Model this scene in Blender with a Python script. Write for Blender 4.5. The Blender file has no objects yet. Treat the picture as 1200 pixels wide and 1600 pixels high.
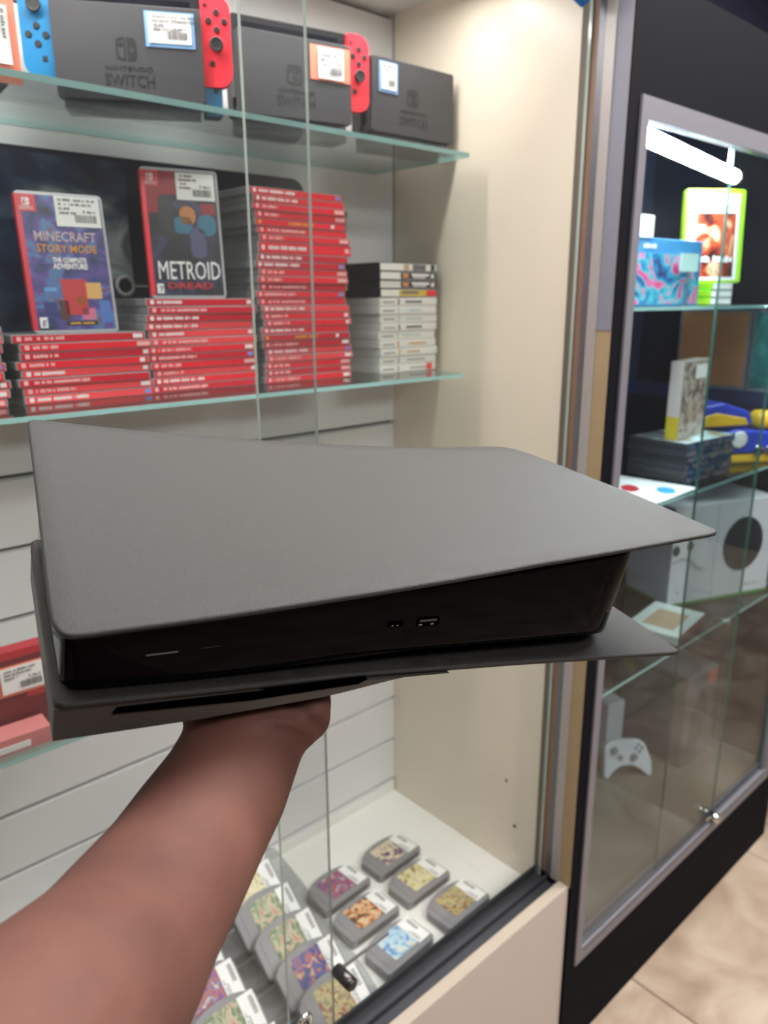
import bpy, bmesh, math, random
from mathutils import Vector, Matrix, Quaternion
from mathutils import geometry as mgeo
rnd = random.Random(7)
S = bpy.context.scene
C = S.collection
EYE = 1.46                                  # eye height above the shop floor; z values below are given from the eye

# ------------------------------------------------------------------ camera
cam_d = bpy.data.cameras.new('camera'); cam = bpy.data.objects.new('camera', cam_d); C.objects.link(cam)
S.camera = cam
yaw, pitch, roll = math.radians(47.946), math.radians(15.621), math.radians(-0.2948)
fw = Vector((math.cos(yaw)*math.cos(pitch), math.sin(yaw)*math.cos(pitch), -math.sin(pitch)))
rt = fw.cross(Vector((0, 0, 1))).normalized(); up = rt.cross(fw)
r2 = rt*math.cos(roll)+up*math.sin(roll); u2 = up*math.cos(roll)-rt*math.sin(roll)
m = Matrix((r2, u2, -fw)).transposed().to_4x4(); m.translation = Vector((0, 0, EYE))
cam.matrix_world = m
cam_d.sensor_fit = 'VERTICAL'; cam_d.sensor_height = 36; cam_d.lens = 36*1182/1600
cam_d.clip_start = 0.02
cam_d.dof.use_dof = True; cam_d.dof.focus_distance = 0.46; cam_d.dof.aperture_fstop = 9.0

# ------------------------------------------------------------------ world, exposure
W = bpy.data.worlds.new('world'); S.world = W; W.use_nodes = True
W.node_tree.nodes['Background'].inputs[0].default_value = (0.75, 0.8, 0.9, 1)
W.node_tree.nodes['Background'].inputs[1].default_value = 0.12
S.view_settings.view_transform = 'Standard'; S.view_settings.look = 'None'
S.view_settings.gamma = 1; S.view_settings.use_curve_mapping = False
S.view_settings.exposure = 0.5

# ------------------------------------------------------------------ helpers: materials
def lin(c):
    return tuple(((x/255)/12.92 if x/255 <= .04045 else ((x/255+.055)/1.055)**2.4) for x in c)
MATS = {}
def mat(name, rgb, rough=.5, metal=0., var=.06, scale=40., bump=0., bscale=300., spec=.5, emit=None, estr=0., coat=0., alpha=1.):
    if name in MATS: return MATS[name]
    m = bpy.data.materials.new(name); m.use_nodes = True; nt = m.node_tree; b = nt.nodes['Principled BSDF']
    c = lin(rgb)
    tc = nt.nodes.new('ShaderNodeTexCoord')
    nz = nt.nodes.new('ShaderNodeTexNoise'); nz.inputs['Scale'].default_value = scale; nz.inputs['Detail'].default_value = 4
    nt.links.new(tc.outputs['Object'], nz.inputs['Vector'])
    mx = nt.nodes.new('ShaderNodeMix'); mx.data_type = 'RGBA'
    mx.inputs['A'].default_value = tuple(x*(1-var) for x in c)+(1,)
    mx.inputs['B'].default_value = tuple(min(1, x*(1+var)) for x in c)+(1,)
    nt.links.new(nz.outputs['Fac'], mx.inputs['Factor']); nt.links.new(mx.outputs['Result'], b.inputs['Base Color'])
    b.inputs['Roughness'].default_value = rough; b.inputs['Metallic'].default_value = metal
    b.inputs['Specular IOR Level'].default_value = spec; b.inputs['Coat Weight'].default_value = coat
    b.inputs['Alpha'].default_value = alpha
    if bump:
        n2 = nt.nodes.new('ShaderNodeTexNoise'); n2.inputs['Scale'].default_value = bscale; n2.inputs['Detail'].default_value = 3
        nt.links.new(tc.outputs['Object'], n2.inputs['Vector'])
        bp = nt.nodes.new('ShaderNodeBump'); bp.inputs['Strength'].default_value = bump; bp.inputs['Distance'].default_value = .001
        nt.links.new(n2.outputs['Fac'], bp.inputs['Height']); nt.links.new(bp.outputs['Normal'], b.inputs['Normal'])
    if emit:
        b.inputs['Emission Color'].default_value = lin(emit)+(1,); b.inputs['Emission Strength'].default_value = estr
    MATS[name] = m; return m
def art(name, stops, scale=14., rough=.35, dist=1.5, stretch=(1, 1, 1), seed=0.):
    """printed picture reduced to soft patches of its colours"""
    if name in MATS: return MATS[name]
    m = bpy.data.materials.new(name); m.use_nodes = True; nt = m.node_tree; b = nt.nodes['Principled BSDF']
    tc = nt.nodes.new('ShaderNodeTexCoord'); mp = nt.nodes.new('ShaderNodeMapping')
    mp.inputs['Scale'].default_value = stretch; mp.inputs['Location'].default_value = (seed, seed*1.7, seed*.6)
    nz = nt.nodes.new('ShaderNodeTexNoise'); nz.inputs['Scale'].default_value = scale; nz.inputs['Detail'].default_value = 3
    nz.inputs['Distortion'].default_value = dist
    rp = nt.nodes.new('ShaderNodeValToRGB')
    while len(rp.color_ramp.elements) < len(stops): rp.color_ramp.elements.new(.5)
    for e, (p, c) in zip(rp.color_ramp.elements, stops): e.position = p; e.color = lin(c)+(1,)
    nt.links.new(tc.outputs['Object'], mp.inputs['Vector']); nt.links.new(mp.outputs['Vector'], nz.inputs['Vector'])
    nt.links.new(nz.outputs['Fac'], rp.inputs['Fac']); nt.links.new(rp.outputs['Color'], b.inputs['Base Color'])
    b.inputs['Roughness'].default_value = rough
    MATS[name] = m; return m
def glass(name, tint, gain=1.0, haze=0.0):
    if name in MATS: return MATS[name]
    m = bpy.data.materials.new(name); m.use_nodes = True; nt = m.node_tree; N = nt.nodes; L = nt.links
    N.remove(N['Principled BSDF']); out = N['Material Output']
    g = N.new('ShaderNodeNewGeometry'); dt = N.new('ShaderNodeVectorMath'); dt.operation = 'DOT_PRODUCT'
    L.new(g.outputs['Normal'], dt.inputs[0]); L.new(g.outputs['Incoming'], dt.inputs[1])
    def mth(op, a, b=None):
        n = N.new('ShaderNodeMath'); n.operation = op
        for i, x in enumerate((a, b)):
            if x is None: continue
            if isinstance(x, (int, float)): n.inputs[i].default_value = x
            else: L.new(x, n.inputs[i])
        return n.outputs[0]
    f = mth('ADD', mth('MULTIPLY', mth('POWER', mth('SUBTRACT', 1.0, mth('ABSOLUTE', dt.outputs['Value'])), 5.0), .96), .04*gain)
    tr = N.new('ShaderNodeBsdfTransparent'); tr.inputs[0].default_value = lin(tint)+(1,)
    gl = N.new('ShaderNodeBsdfGlossy'); gl.inputs['Roughness'].default_value = 0.0
    base = tr.outputs[0]
    if haze:
        df = N.new('ShaderNodeBsdfDiffuse'); df.inputs[0].default_value = (.8, .8, .8, 1)
        nz = N.new('ShaderNodeTexNoise'); nz.inputs['Scale'].default_value = 6; nz.inputs['Detail'].default_value = 6
        tc = N.new('ShaderNodeTexCoord'); L.new(tc.outputs['Object'], nz.inputs['Vector'])
        mh = N.new('ShaderNodeMixShader'); L.new(mth('MULTIPLY', nz.outputs['Fac'], haze*2), mh.inputs[0])
        L.new(tr.outputs[0], mh.inputs[1]); L.new(df.outputs[0], mh.inputs[2]); base = mh.outputs[0]
    mx = N.new('ShaderNodeMixShader'); L.new(f, mx.inputs[0]); L.new(base, mx.inputs[1]); L.new(gl.outputs[0], mx.inputs[2])
    L.new(mx.outputs[0], out.inputs['Surface'])
    MATS[name] = m; return m

# ------------------------------------------------------------------ helpers: geometry
def box(bm, x0, x1, y0, y1, z0, z1, mi=0, M=None):
    vs = [bm.verts.new(Vector(p) if M is None else M @ Vector(p)) for p in
          ((x0, y0, z0), (x1, y0, z0), (x1, y1, z0), (x0, y1, z0), (x0, y0, z1), (x1, y0, z1), (x1, y1, z1), (x0, y1, z1))]
    fs = []
    for f in ((3, 2, 1, 0), (4, 5, 6, 7), (0, 1, 5, 4), (1, 2, 6, 5), (2, 3, 7, 6), (3, 0, 4, 7)):
        fc = bm.faces.new([vs[i] for i in f]); fc.material_index = mi; fs.append(fc)
    return fs
def bevel(bm, w, seg=2):
    bmesh.ops.bevel(bm, geom=bm.edges[:], offset=w, segments=seg, profile=.5, affect='EDGES', clamp_overlap=True)
def prism(bm, pts, lo, hi, axis='z', mi=0, M=None):
    """outline (list of 2d points) swept between lo and hi along an axis"""
    def P(a, b, c):
        v = {'z': (a, b, c), 'y': (a, c, b), 'x': (c, a, b)}[axis]
        v = Vector(v); return v if M is None else M @ v
    A = [bm.verts.new(P(a, b, lo)) for a, b in pts]; B = [bm.verts.new(P(a, b, hi)) for a, b in pts]
    n = len(pts)
    for f in (A[::-1], B): bm.faces.new(f).material_index = mi
    for i in range(n):
        bm.faces.new((A[i], A[(i+1) % n], B[(i+1) % n], B[i])).material_index = mi
def rrect(x0, x1, y0, y1, r, n=5):
    """rounded rectangle outline; r one radius or four (bl, br, tr, tl)"""
    R = r if isinstance(r, (list, tuple)) else (r,)*4
    out = []
    for (cx, cy, a0, q) in ((x0+R[0], y0+R[0], 180, R[0]), (x1-R[1], y0+R[1], 270, R[1]), (x1-R[2], y1-R[2], 0, R[2]), (x0+R[3], y1-R[3], 90, R[3])):
        if q < 1e-6: out.append((cx, cy)); continue
        for k in range(n+1):
            a = math.radians(a0+90*k/n); out.append((cx+q*math.cos(a), cy+q*math.sin(a)))
    return out
def cyl(bm, p0, p1, r0, r1=None, n=16, mi=0, cap=True):
    p0 = Vector(p0); p1 = Vector(p1); r1 = r0 if r1 is None else r1
    d = (p1-p0).normalized(); a = d.orthogonal().normalized(); b = d.cross(a)
    A = [bm.verts.new(p0+(a*math.cos(t)+b*math.sin(t))*r0) for t in [2*math.pi*i/n for i in range(n)]]
    B = [bm.verts.new(p1+(a*math.cos(t)+b*math.sin(t))*r1) for t in [2*math.pi*i/n for i in range(n)]]
    for i in range(n):
        f = bm.faces.new((A[i], A[(i+1) % n], B[(i+1) % n], B[i])); f.material_index = mi; f.smooth = True
    if cap:
        bm.faces.new(A[::-1]).material_index = mi; bm.faces.new(B).material_index = mi
def lathe(bm, prof, n=20, M=None, mi=0):
    rings = []
    for r, z in prof:
        rings.append([bm.verts.new((M or Matrix()) @ Vector((r*math.cos(2*math.pi*i/n), r*math.sin(2*math.pi*i/n), z))) for i in range(n)])
    for a, b in zip(rings, rings[1:]):
        for i in range(n):
            f = bm.faces.new((a[i], a[(i+1) % n], b[(i+1) % n], b[i])); f.smooth = True; f.material_index = mi
    bm.faces.new(rings[0][::-1]).material_index = mi; bm.faces.new(rings[-1]).material_index = mi
def mesh(bm, mats, name='mesh', smooth=False, fixn=True):
    if fixn: bmesh.ops.recalc_face_normals(bm, faces=bm.faces[:])
    me = bpy.data.meshes.new(name); bm.to_mesh(me); bm.free()
    for x in (mats if isinstance(mats, (list, tuple)) else [mats]): me.materials.append(x)
    if smooth:
        for p in me.polygons: p.use_smooth = True
    return me
FINE = ('fine_print', 'spine_print', 'title_print', 'barcode', 'bead_chain', 'grip_ridge', 'lettering')
def link(name, me, parent=None, M=None):
    o = bpy.data.objects.new(name, me); C.objects.link(o)
    if name in FINE: o['kind'] = 'stuff'
    if parent is not None: o.parent = parent
    if M is not None: o.matrix_basis = M
    return o
def obj(name, bm, mats, parent=None, M=None, smooth=False):
    return link(name, mesh(bm, mats, name, smooth), parent, M)
def tag(o, label, cat, group=None, kind=None):
    if label: o['label'] = label
    if cat: o['category'] = cat
    if group: o['group'] = group
    if kind: o['kind'] = kind
    return o
def thing(name, label, cat, loc=(0, 0, 0), rz=0., group=None, M=None):
    o = bpy.data.objects.new(name, None); o.empty_display_size = .02; C.objects.link(o)
    if M is not None: o.matrix_basis = M
    else: o.location = loc; o.rotation_euler = (0, 0, rz)
    return tag(o, label, cat, group)
def struct(name, bm, mats, label=None):
    o = obj(name, bm, mats); o['kind'] = 'structure'
    if label: o['label'] = label
    return o
def B(): return bmesh.new()
def bx(name, parent, mats, x0, x1, y0, y1, z0, z1, bev=0., M=None):
    bm = B(); box(bm, x0, x1, y0, y1, z0, z1)
    if bev: bevel(bm, bev)
    return obj(name, bm, mats, parent, M)
TXT = {}
def text_mesh(s, size, m, ext=.0001, width=None, align='LEFT', shear=0., bold=0.):
    key = (s, round(size, 5), m.name, ext, width, align, shear, bold)
    if key in TXT: return TXT[key]
    cu = bpy.data.curves.new('lettering', 'FONT'); cu.body = s; cu.size = size; cu.extrude = ext; cu.resolution_u = 2
    cu.align_x = align; cu.shear = shear; cu.offset = bold*size
    o = bpy.data.objects.new('lettering', cu); C.objects.link(o)
    bpy.context.view_layer.update()
    me = bpy.data.meshes.new_from_object(o.evaluated_get(bpy.context.evaluated_depsgraph_get()))
    bpy.data.objects.remove(o); bpy.data.curves.remove(cu)
    if width:
        xs = [v.co.x for v in me.vertices]
        if xs:
            k = width/(max(xs)-min(xs)); c = min(xs) if align == 'LEFT' else 0
            for v in me.vertices: v.co.x = (v.co.x-c)*k+(0 if align == 'LEFT' else 0)
    me.materials.clear(); me.materials.append(m); me.name = 'lettering'
    TXT[key] = me; return me
def mark_row(w, h, m, seed=0):
    """a line of print too small to read: a row of tiny letter-sized marks in the XY plane"""
    r = random.Random(seed); bm = B(); x = 0.
    while x < w-h*.3:
        q = h*r.uniform(.35, .7)
        if r.random() < .85: box(bm, x, min(w, x+q*.75), h*r.uniform(0, .12), h*r.uniform(.65, 1), 0, .0001)
        x += q
    return mesh(bm, m, 'fine_print')
FRONT = Matrix.Rotation(math.pi/2, 4, 'X')          # text plane XY -> upright plane XZ facing -Y
def T(x, y, z): return Matrix.Translation((x, y, z))
def Z(z): return z+EYE
def rz(a): return Matrix.Rotation(math.radians(a), 4, 'Z')

# ------------------------------------------------------------------ materials
cream = mat('cream_laminate', (228, 217, 199), .35, var=.03, scale=6)
white_lam = mat('white_laminate', (236, 235, 230), .35, var=.02, scale=8)
slat_white = mat('slat_white', (226, 226, 227), .4, var=.025, scale=10)
groove_grey = mat('groove_grey', (92, 90, 88), .6)
kick_mat = mat('kick_panel_laminate', (184, 172, 164), .45, var=.03, scale=7)
ledge_mat = mat('ledge_laminate', (150, 139, 126), .45, var=.04, scale=15)
alu = mat('aluminium', (168, 162, 160), .4, .2, var=.04)
alu_dark = mat('dark_aluminium', (120, 120, 126), .4, .6)  # darker grey aluminium of the inner channel and ratchet bar
gasket = mat('grey_gasket', (96, 88, 76), .6)
brown_wood = mat('brown_jamb', (140, 112, 94), .5, var=.1, scale=25)
tan_wood = mat('tan_board_edge', (160, 138, 106), .6, var=.08, scale=30)
tape_grey = mat('grey_tape', (126, 126, 140), .5)
track_mat = mat('dark_track', (56, 57, 62), .4, .4)
shelf_glass = glass('shelf_glass', (230, 236, 234), 1.0)
door_glass = glass('door_glass', (248, 249, 249), .5, haze=.008)
case_glass = glass('showcase_glass', (240, 244, 244), .3, haze=.003)
clear_acrylic = glass('clear_acrylic', (236, 238, 240), 1.3, haze=.06)
shelf_edge = mat('shelf_glass_edge', (160, 206, 204), .2, var=.12, scale=20)
door_edge = mat('door_glass_edge', (176, 190, 182), .15, var=.15, scale=12)
case_edge = mat('showcase_glass_edge', (70, 110, 100), .2, var=.1)
black_lam = mat('black_laminate', (16, 17, 22), .75, var=.05, scale=12, spec=.06)
silver = mat('silver_frame', (128, 126, 134), .45, .4)
navy = mat('navy_lining', (44, 54, 78), .3, var=.2, scale=5)
deck_stone = mat('deck_stone', (118, 110, 98), .35, var=.15, scale=9)
chrome = mat('chrome', (215, 220, 220), .12, 1.)
paper = mat('white_paper', (240, 240, 238), .6, var=.01)
ink = mat('ink_grey', (110, 108, 110), .7)
black_ink = mat('black_ink', (40, 38, 40), .6)
black_plastic = mat('black_plastic', (44, 44, 46), .42, var=.06, bump=.12, bscale=900)
dock_black = mat('dock_black', (62, 62, 65), .5, var=.05, scale=30, bump=.1, bscale=1200)
dark_rubber = mat('dark_rubber', (36, 36, 40), .45)
joy_red = mat('joy_red', (255, 48, 66), .4, var=.03)
joy_blue = mat('joy_blue', (0, 130, 190), .4, var=.03)
spine_red = mat('spine_red', (242, 42, 58), .32, var=.06, scale=18)
spine_red2 = mat('spine_deep_red', (212, 36, 56), .32, var=.06, scale=18)
spine_red3 = mat('spine_pale_red', (248, 78, 86), .3, var=.06, scale=18)
shell_grey = mat('case_shell_grey', (150, 150, 152), .28, var=.12, scale=20)
pale_print = mat('pale_pink_print', (248, 190, 190), .5)
white_print = mat('white_print', (242, 240, 240), .5)
yellow_print = mat('yellow_print', (226, 170, 50), .5)
blue_print = mat('blue_print', (120, 150, 220), .5)
tag_blue = mat('tag_blue_card', (128, 176, 226), .6)
tag_orange = mat('tag_orange_card', (246, 140, 112), .6)
ds_white = mat('white_case_plastic', (226, 226, 220), .35, var=.04)
ds_black = mat('black_case_plastic', (34, 35, 40), .3)

# ------------------------------------------------------------------ the room shell
bm = B(); box(bm, -3, 4.6, -3.2, 1.6, -.06, -.006)
floor = struct('floor', bm, mat('grout', (168, 150, 132), .7, bump=.2))
floor['label'] = 'beige stone tile floor of the shop'
def tile_mat():
    m = bpy.data.materials.new('beige_tile'); m.use_nodes = True; nt = m.node_tree; b = nt.nodes['Principled BSDF']
    tc = nt.nodes.new('ShaderNodeTexCoord'); nz = nt.nodes.new('ShaderNodeTexNoise')
    nz.inputs['Scale'].default_value = 6; nz.inputs['Detail'].default_value = 8; nz.inputs['Distortion'].default_value = .6
    oi = nt.nodes.new('ShaderNodeObjectInfo'); ad = nt.nodes.new('ShaderNodeVectorMath'); ad.operation = 'ADD'
    sc = nt.nodes.new('ShaderNodeVectorMath'); sc.operation = 'SCALE'; sc.inputs[0].default_value = (9, 5, 3)
    nt.links.new(oi.outputs['Random'], sc.inputs['Scale']); nt.links.new(tc.outputs['Object'], ad.inputs[0]); nt.links.new(sc.outputs[0], ad.inputs[1])
    nt.links.new(ad.outputs[0], nz.inputs['Vector'])
    rp = nt.nodes.new('ShaderNodeValToRGB'); E = rp.color_ramp.elements
    E[0].position = .32; E[0].color = lin((128, 108, 92))+(1,); E[1].position = .68; E[1].color = lin((168, 152, 136))+(1,)
    e = E.new(.5); e.color = lin((150, 132, 115))+(1,)
    nt.links.new(nz.outputs['Fac'], rp.inputs['Fac']); nt.links.new(rp.outputs['Color'], b.inputs['Base Color'])
    b.inputs['Roughness'].default_value = .35
    return m
bm = B(); box(bm, -.2985, .2985, -.2985, .2985, -.02, 0); bevel(bm, .002, 1)
tile_me = mesh(bm, tile_mat(), 'tile')
for i in range(-3, 4):
    for j in range(-5, 1):
        link('tile', tile_me, floor, T(1.308+.30+.6*i, .645+.30+.6*j, 0))
bm = B(); box(bm, -3, 4.6, -3.2, 1.6, 2.75, 2.8); struct('ceiling', bm, mat('ceiling_paint', (150, 150, 158), .8), 'pale grey shop ceiling')
wallp = mat('slate_blue_wall', (74, 76, 104), .7, var=.04, scale=3)
wall_dim = mat('store_wall', (70, 68, 70), .8, var=.1, scale=3)
bm = B(); box(bm, -3, 4.6, 1.55, 1.6, 0, 2.75); struct('wall_back', bm, wallp, 'slate blue wall behind the showcases')
bm = B(); box(bm, -3, 4.6, -3.2, -3.15, 0, 2.75); struct('wall_front', bm, wall_dim, 'far shop wall facing the showcases')
bm = B(); box(bm, -3, -2.95, -3.2, 1.6, 0, 2.75); struct('wall_left', bm, wall_dim, 'shop side wall at the cabinet end')
bm = B(); box(bm, 4.55, 4.6, -3.2, 1.6, 0, 2.75); struct('wall_right', bm, wall_dim, 'shop side wall beyond the black showcase')

# shop lights: recessed ceiling panels
def panel_light(x, y, w, d, power, label):
    t = thing('ceiling_light', label, 'ceiling light', (x, y, 2.75), 0, 'ceiling panel lights')
    bm = B()
    for q in ((-w/2-.02, w/2+.02, -d/2-.02, -d/2), (-w/2-.02, w/2+.02, d/2, d/2+.02), (-w/2-.02, -w/2, -d/2, d/2), (w/2, w/2+.02, -d/2, d/2)):
        box(bm, *q, -.03, -.002)
    obj('frame', bm, white_lam, t)
    bx('diffuser', t, mat('panel_diffuser', (255, 250, 240), .5, emit=(255, 246, 232), estr=.8), -w/2, w/2, -d/2, d/2, -.02, -.004)
    ld = bpy.data.lights.new('panel_lamp', 'AREA'); ld.shape = 'RECTANGLE'; ld.size = w; ld.size_y = d; ld.energy = power; ld.color = (1, .975, .945)
    lo = bpy.data.objects.new('panel_lamp', ld); C.objects.link(lo); lo.parent = t; lo.location = (0, 0, -.034)
panel_light(1.0, .36, 1.2, .5, 44, 'recessed ceiling light panel above the aisle by the white cabinet')
panel_light(2.0, -.05, 1.2, .6, 42, 'recessed ceiling light panel above the aisle by the black showcase')
panel_light(-1.6, -1.4, 1.2, .6, 6, 'recessed ceiling light panel over the middle of the shop')
panel_light(.7, -1.5, 1.2, .6, 46, 'recessed ceiling light panel nearest the far shop wall')

# ------------------------------------------------------------------ white display cabinet
XS, YB, YG, YF = 1.03, 1.111, .719, .632
XL = -.55
ZD, ZT = -1.09, .483
cab = thing('display_cabinet', 'tall cream and white display cabinet with slatted back and glass sliding doors', 'display cabinet', (0, 0, 0))
bx('side_panel', cab, cream, XS, XS+.018, YG-.003, 1.16, 0, Z(.56))
bx('side_panel', cab, cream, XL-.018, XL, YF, 1.16, 0, Z(.56))
bx('deck', cab, white_lam, XL, XS, .70, YB+.002, Z(ZD)-.02, Z(ZD), .001)
bx('top_panel', cab, white_lam, XL, XS, .66, YB+.02, Z(ZT), Z(ZT)+.02)
bx('header', cab, cream, XL, XS, YF, .66, Z(.47), Z(.56))
bx('kick_panel', cab, kick_mat, XL, XS-.001, .636, .654, 0, Z(-1.0505), .001)
bx('ledge', cab, ledge_mat, XL, XS-.001, .636, .657, Z(-1.0502), Z(-1.047), .0006)
# slatted back: backing with separate boards
bx('backing', cab, groove_grey, XL, XS, YB+.012, YB+.022, Z(ZD), Z(ZT))
zg = [-1.058, -.956, -.853, -.750, -.647, -.544, -.441, -.338, -.235, .365]
edges = [ZD]+zg+[ZT-.004]
for a, b in zip(edges, edges[1:]):
    lo = a+(.0045 if a != ZD else 0); hi = b-.0045
    bm = B(); prism(bm, [(YB, Z(lo)), (YB+.0125, Z(lo)-.002), (YB+.0125, Z(hi)+.002), (YB, Z(hi))], XL, XS-.0005, 'x'); obj('slat', bm, slat_white, cab)
bx('corner_bead', cab, mat('bead_grey', (168, 166, 164), .5), XS-.002, XS, YB-.004, YB, Z(-.12), Z(ZT))
bx('deck_lip', cab, white_lam, XL, XS-.004, YB-.004, YB-.0002, Z(ZD), Z(-1.068))
# door jamb at the right end: gasket, brown wood, aluminium channel, board edge
for nm, mt, y0, y1, x0, z0 in (('gasket', gasket, .7054, YG-.0035, XS, -1.05), ('wood_strip', brown_wood, .6878, .7052, XS+.003, -1.05),
                               ('aluminium_channel', alu_dark, .675, .6876, XS, -1.05), ('aluminium_channel', alu, .659, .6748, XS-.003, -1.05),
                               ('board_edge', tan_wood, .6335, .6588, XS, -1.05)):
    bx(nm, cab, mt, x0, XS+.0175, y0, y1, Z(z0), Z(.56))
bx('tape_strip', cab, tape_grey, XS-.0006, XS-.0001, .6338, .6585, Z(-.045), Z(.55))
bm = B(); box(bm, XL, XS-.0005, .657, .7155, Z(ZD)+.0, Z(-1.064)); box(bm, XL, XS-.0005, .657, .661, Z(-1.064), Z(-1.0495))
box(bm, XL, XS-.0005, .6835, .6865, Z(-1.064), Z(-1.052)); box(bm, XL, XS-.0005, .7115, .7155, Z(-1.064), Z(-1.0495)); obj('door_track', bm, track_mat, cab)
bm = B(); cyl(bm, (XS-.0012, .79, Z(-.90)), (XS, .79, Z(-.90)), .0035); obj('shelf_pin_hole', bm, gasket, cab)
bm = B(); cyl(bm, (XS-.0012, .765, Z(-.99)), (XS, .765, Z(-.99)), .0035); obj('shelf_pin_hole', bm, gasket, cab)

# light strip under the cabinet's top panel
lamp = thing('light_strip', 'white light strip fixed under the top of the white cabinet', 'light strip', (0, 0, 0))
bx('housing', lamp, white_lam, XL+.05, XS-.06, .868, .912, Z(ZT)-.012, Z(ZT)-.0005)
bx('diffuser', lamp, mat('strip_diffuser', (255, 250, 240), .5, emit=(255, 246, 232), estr=4), XL+.06, XS-.07, .876, .904, Z(ZT)-.018, Z(ZT)-.0121)
ld = bpy.data.lights.new('strip_lamp', 'AREA'); ld.shape = 'RECTANGLE'; ld.size = XS-XL-.14; ld.size_y = .026; ld.energy = 4.9; ld.color = (1, .98, .955)
lo = bpy.data.objects.new('strip_lamp', ld); C.objects.link(lo); lo.parent = lamp; lo.location = ((XL+XS)/2, .89, Z(ZT)-.02)

def pane(name, label, cat, x0, x1, y0, y1, z0, z1, gm, em, thin='y', group=None):
    """glass sheet: broad faces glass, edge faces tinted"""
    bm = B(); fs = box(bm, x0, x1, y0, y1, z0, z1)
    ax = 'xyz'.index(thin)
    bm.normal_update()
    for f in fs: f.material_index = 0 if abs(f.normal[ax]) > .5 else 1
    o = obj(name, bm, [gm, em]); return tag(o, label, cat, group)
SH = .985
ZS1, ZS2, ZS3 = .226, -.1217, -.526
pane('glass_shelf', 'upper glass shelf carrying the black console docks', 'glass shelf', XL+.02, SH, .884, YB-.0005, Z(ZS1)-.007, Z(ZS1), shelf_glass, shelf_edge, 'z', 'cabinet glass shelves')
pane('glass_shelf', 'middle glass shelf carrying the stacks of red game cases', 'glass shelf', XL+.02, SH, .884, YB-.0005, Z(ZS2)-.006, Z(ZS2), shelf_glass, shelf_edge, 'z', 'cabinet glass shelves')
pane('glass_shelf', 'lower glass shelf at the left carrying the dark red box', 'glass shelf', XL+.02, .36, .884, YB-.0005, Z(ZS3)-.006, Z(ZS3), shelf_glass, shelf_edge, 'z', 'cabinet glass shelves')
dl = thing('glass_door', 'front sliding glass door on the left half of the white cabinet, with lock', 'glass door', (0, 0, 0))
def pane_part(name, parent, x0, x1, y0, y1, z0, z1, gm, em):
    bm = B(); fs = box(bm, x0, x1, y0, y1, z0, z1); bm.normal_update()
    for f in fs: f.material_index = 1 if abs(f.normal[0]) > .5 else 0
    return obj(name, bm, [gm, em], parent)
pane_part('pane', dl, XL+.01, .521, .690, .695, Z(-1.0636), Z(.468), door_glass, door_edge)
dr = thing('glass_door', 'rear sliding glass door on the right half of the white cabinet, with blue badge', 'glass door', (0, 0, 0))
pane_part('pane', dr, .450, XS-.0005, .7165-.017, .7165-.012, Z(-1.0636), Z(.468), door_glass, door_edge)
# ratchet lock on the door edge
LX, LZ = .5265, Z(-.920)
bx('ratchet_bar', dl, alu_dark, LX-.004, LX+.098, .6862, .6888, LZ-.0025, LZ+.0025)
bm = B(); cyl(bm, (LX, .6895, LZ), (LX, .655, LZ), .0098, n=20); cyl(bm, (LX, .655, LZ), (LX, .6525, LZ), .0085, .0075, n=20)
o = obj('lock_barrel', bm, mat('lock_metal', (70, 68, 68), .3, .8), dl)
bm = B(); cyl(bm, (LX, .6525, LZ), (LX, .652, LZ), .0045, n=14); obj('keyhole', bm, black_ink, o)
bm = B(); lathe(bm, [(.013, 0), (.013, .004), (.010, .0055), (.006, .0055), (.006, .002)], 20, T(.4675, .6895, Z(-.966)) @ Matrix.Rotation(math.pi/2, 4, 'X')); obj('finger_pull', bm, chrome, dl)
# blue badge stuck on the right door
bm = B(); prism(bm, [(.958, Z(.470)), (.960, Z(.408)), (.978, Z(.392)), (1.001, Z(.3865)), (1.019, Z(.399)), (1.022, Z(.470))], .6975, .6985, 'y'); bd = obj('badge', bm, mat('badge_blue', (36, 104, 170), .4), dr)
for i, (s, z) in enumerate((('a', .4115), ('b', .4035))):
    link('fine_print', mark_row(.034, .0055, white_print, i), bd, T(.968+.006*i, .6973, Z(z)) @ FRONT @ rz(-14))

# ------------------------------------------------------------------ red game cases
CT = .0105
def case_shell(w, d, h, m, bev=.0013):
    bm = B(); box(bm, 0, w, 0, d, 0, h); bevel(bm, bev, 2); return mesh(bm, m, 'shell')
SHELL = case_shell(.170, .105, CT-.0002, shell_grey)
SHELL_T = case_shell(.176, .107, .0165, shell_grey)
def spine(w, h, m):
    bm = B(); box(bm, .0025, w-.0025, -.0004, .0006, .0009, h-.0011); return mesh(bm, m, 'spine_insert')
SPINES = [spine(.170, CT, x) for x in (spine_red, spine_red, spine_red2, spine_red3)]
SPINE_T = spine(.176, .0167, spine_red)
def script_line(x0, x1, z0, z1, m, extra=None, seed=0):
    """row of tiny print marks: emblem, title, publisher mark"""
    r = random.Random(seed); bm = B()
    prism(bm, rrect(.0065, .0118, z0+.0002, z1+.0004, .0012, 3), -.0006, -.0003, 'y')
    x = x0
    while x < x1:
        w = r.uniform(.0012, .0030)
        if r.random() < .86: box(bm, x, x+w*.8, -.0006, -.0003, z0+r.uniform(.0006, .0011), z1-r.uniform(.0003, .0010))
        x += w
    mats = [m]
    if extra:
        a, b, em = extra; box(bm, a, b, -.0006, -.0003, z0, z1, 1); mats.append(em)
    return mesh(bm, mats, 'spine_print')
PRINTS = []
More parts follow.
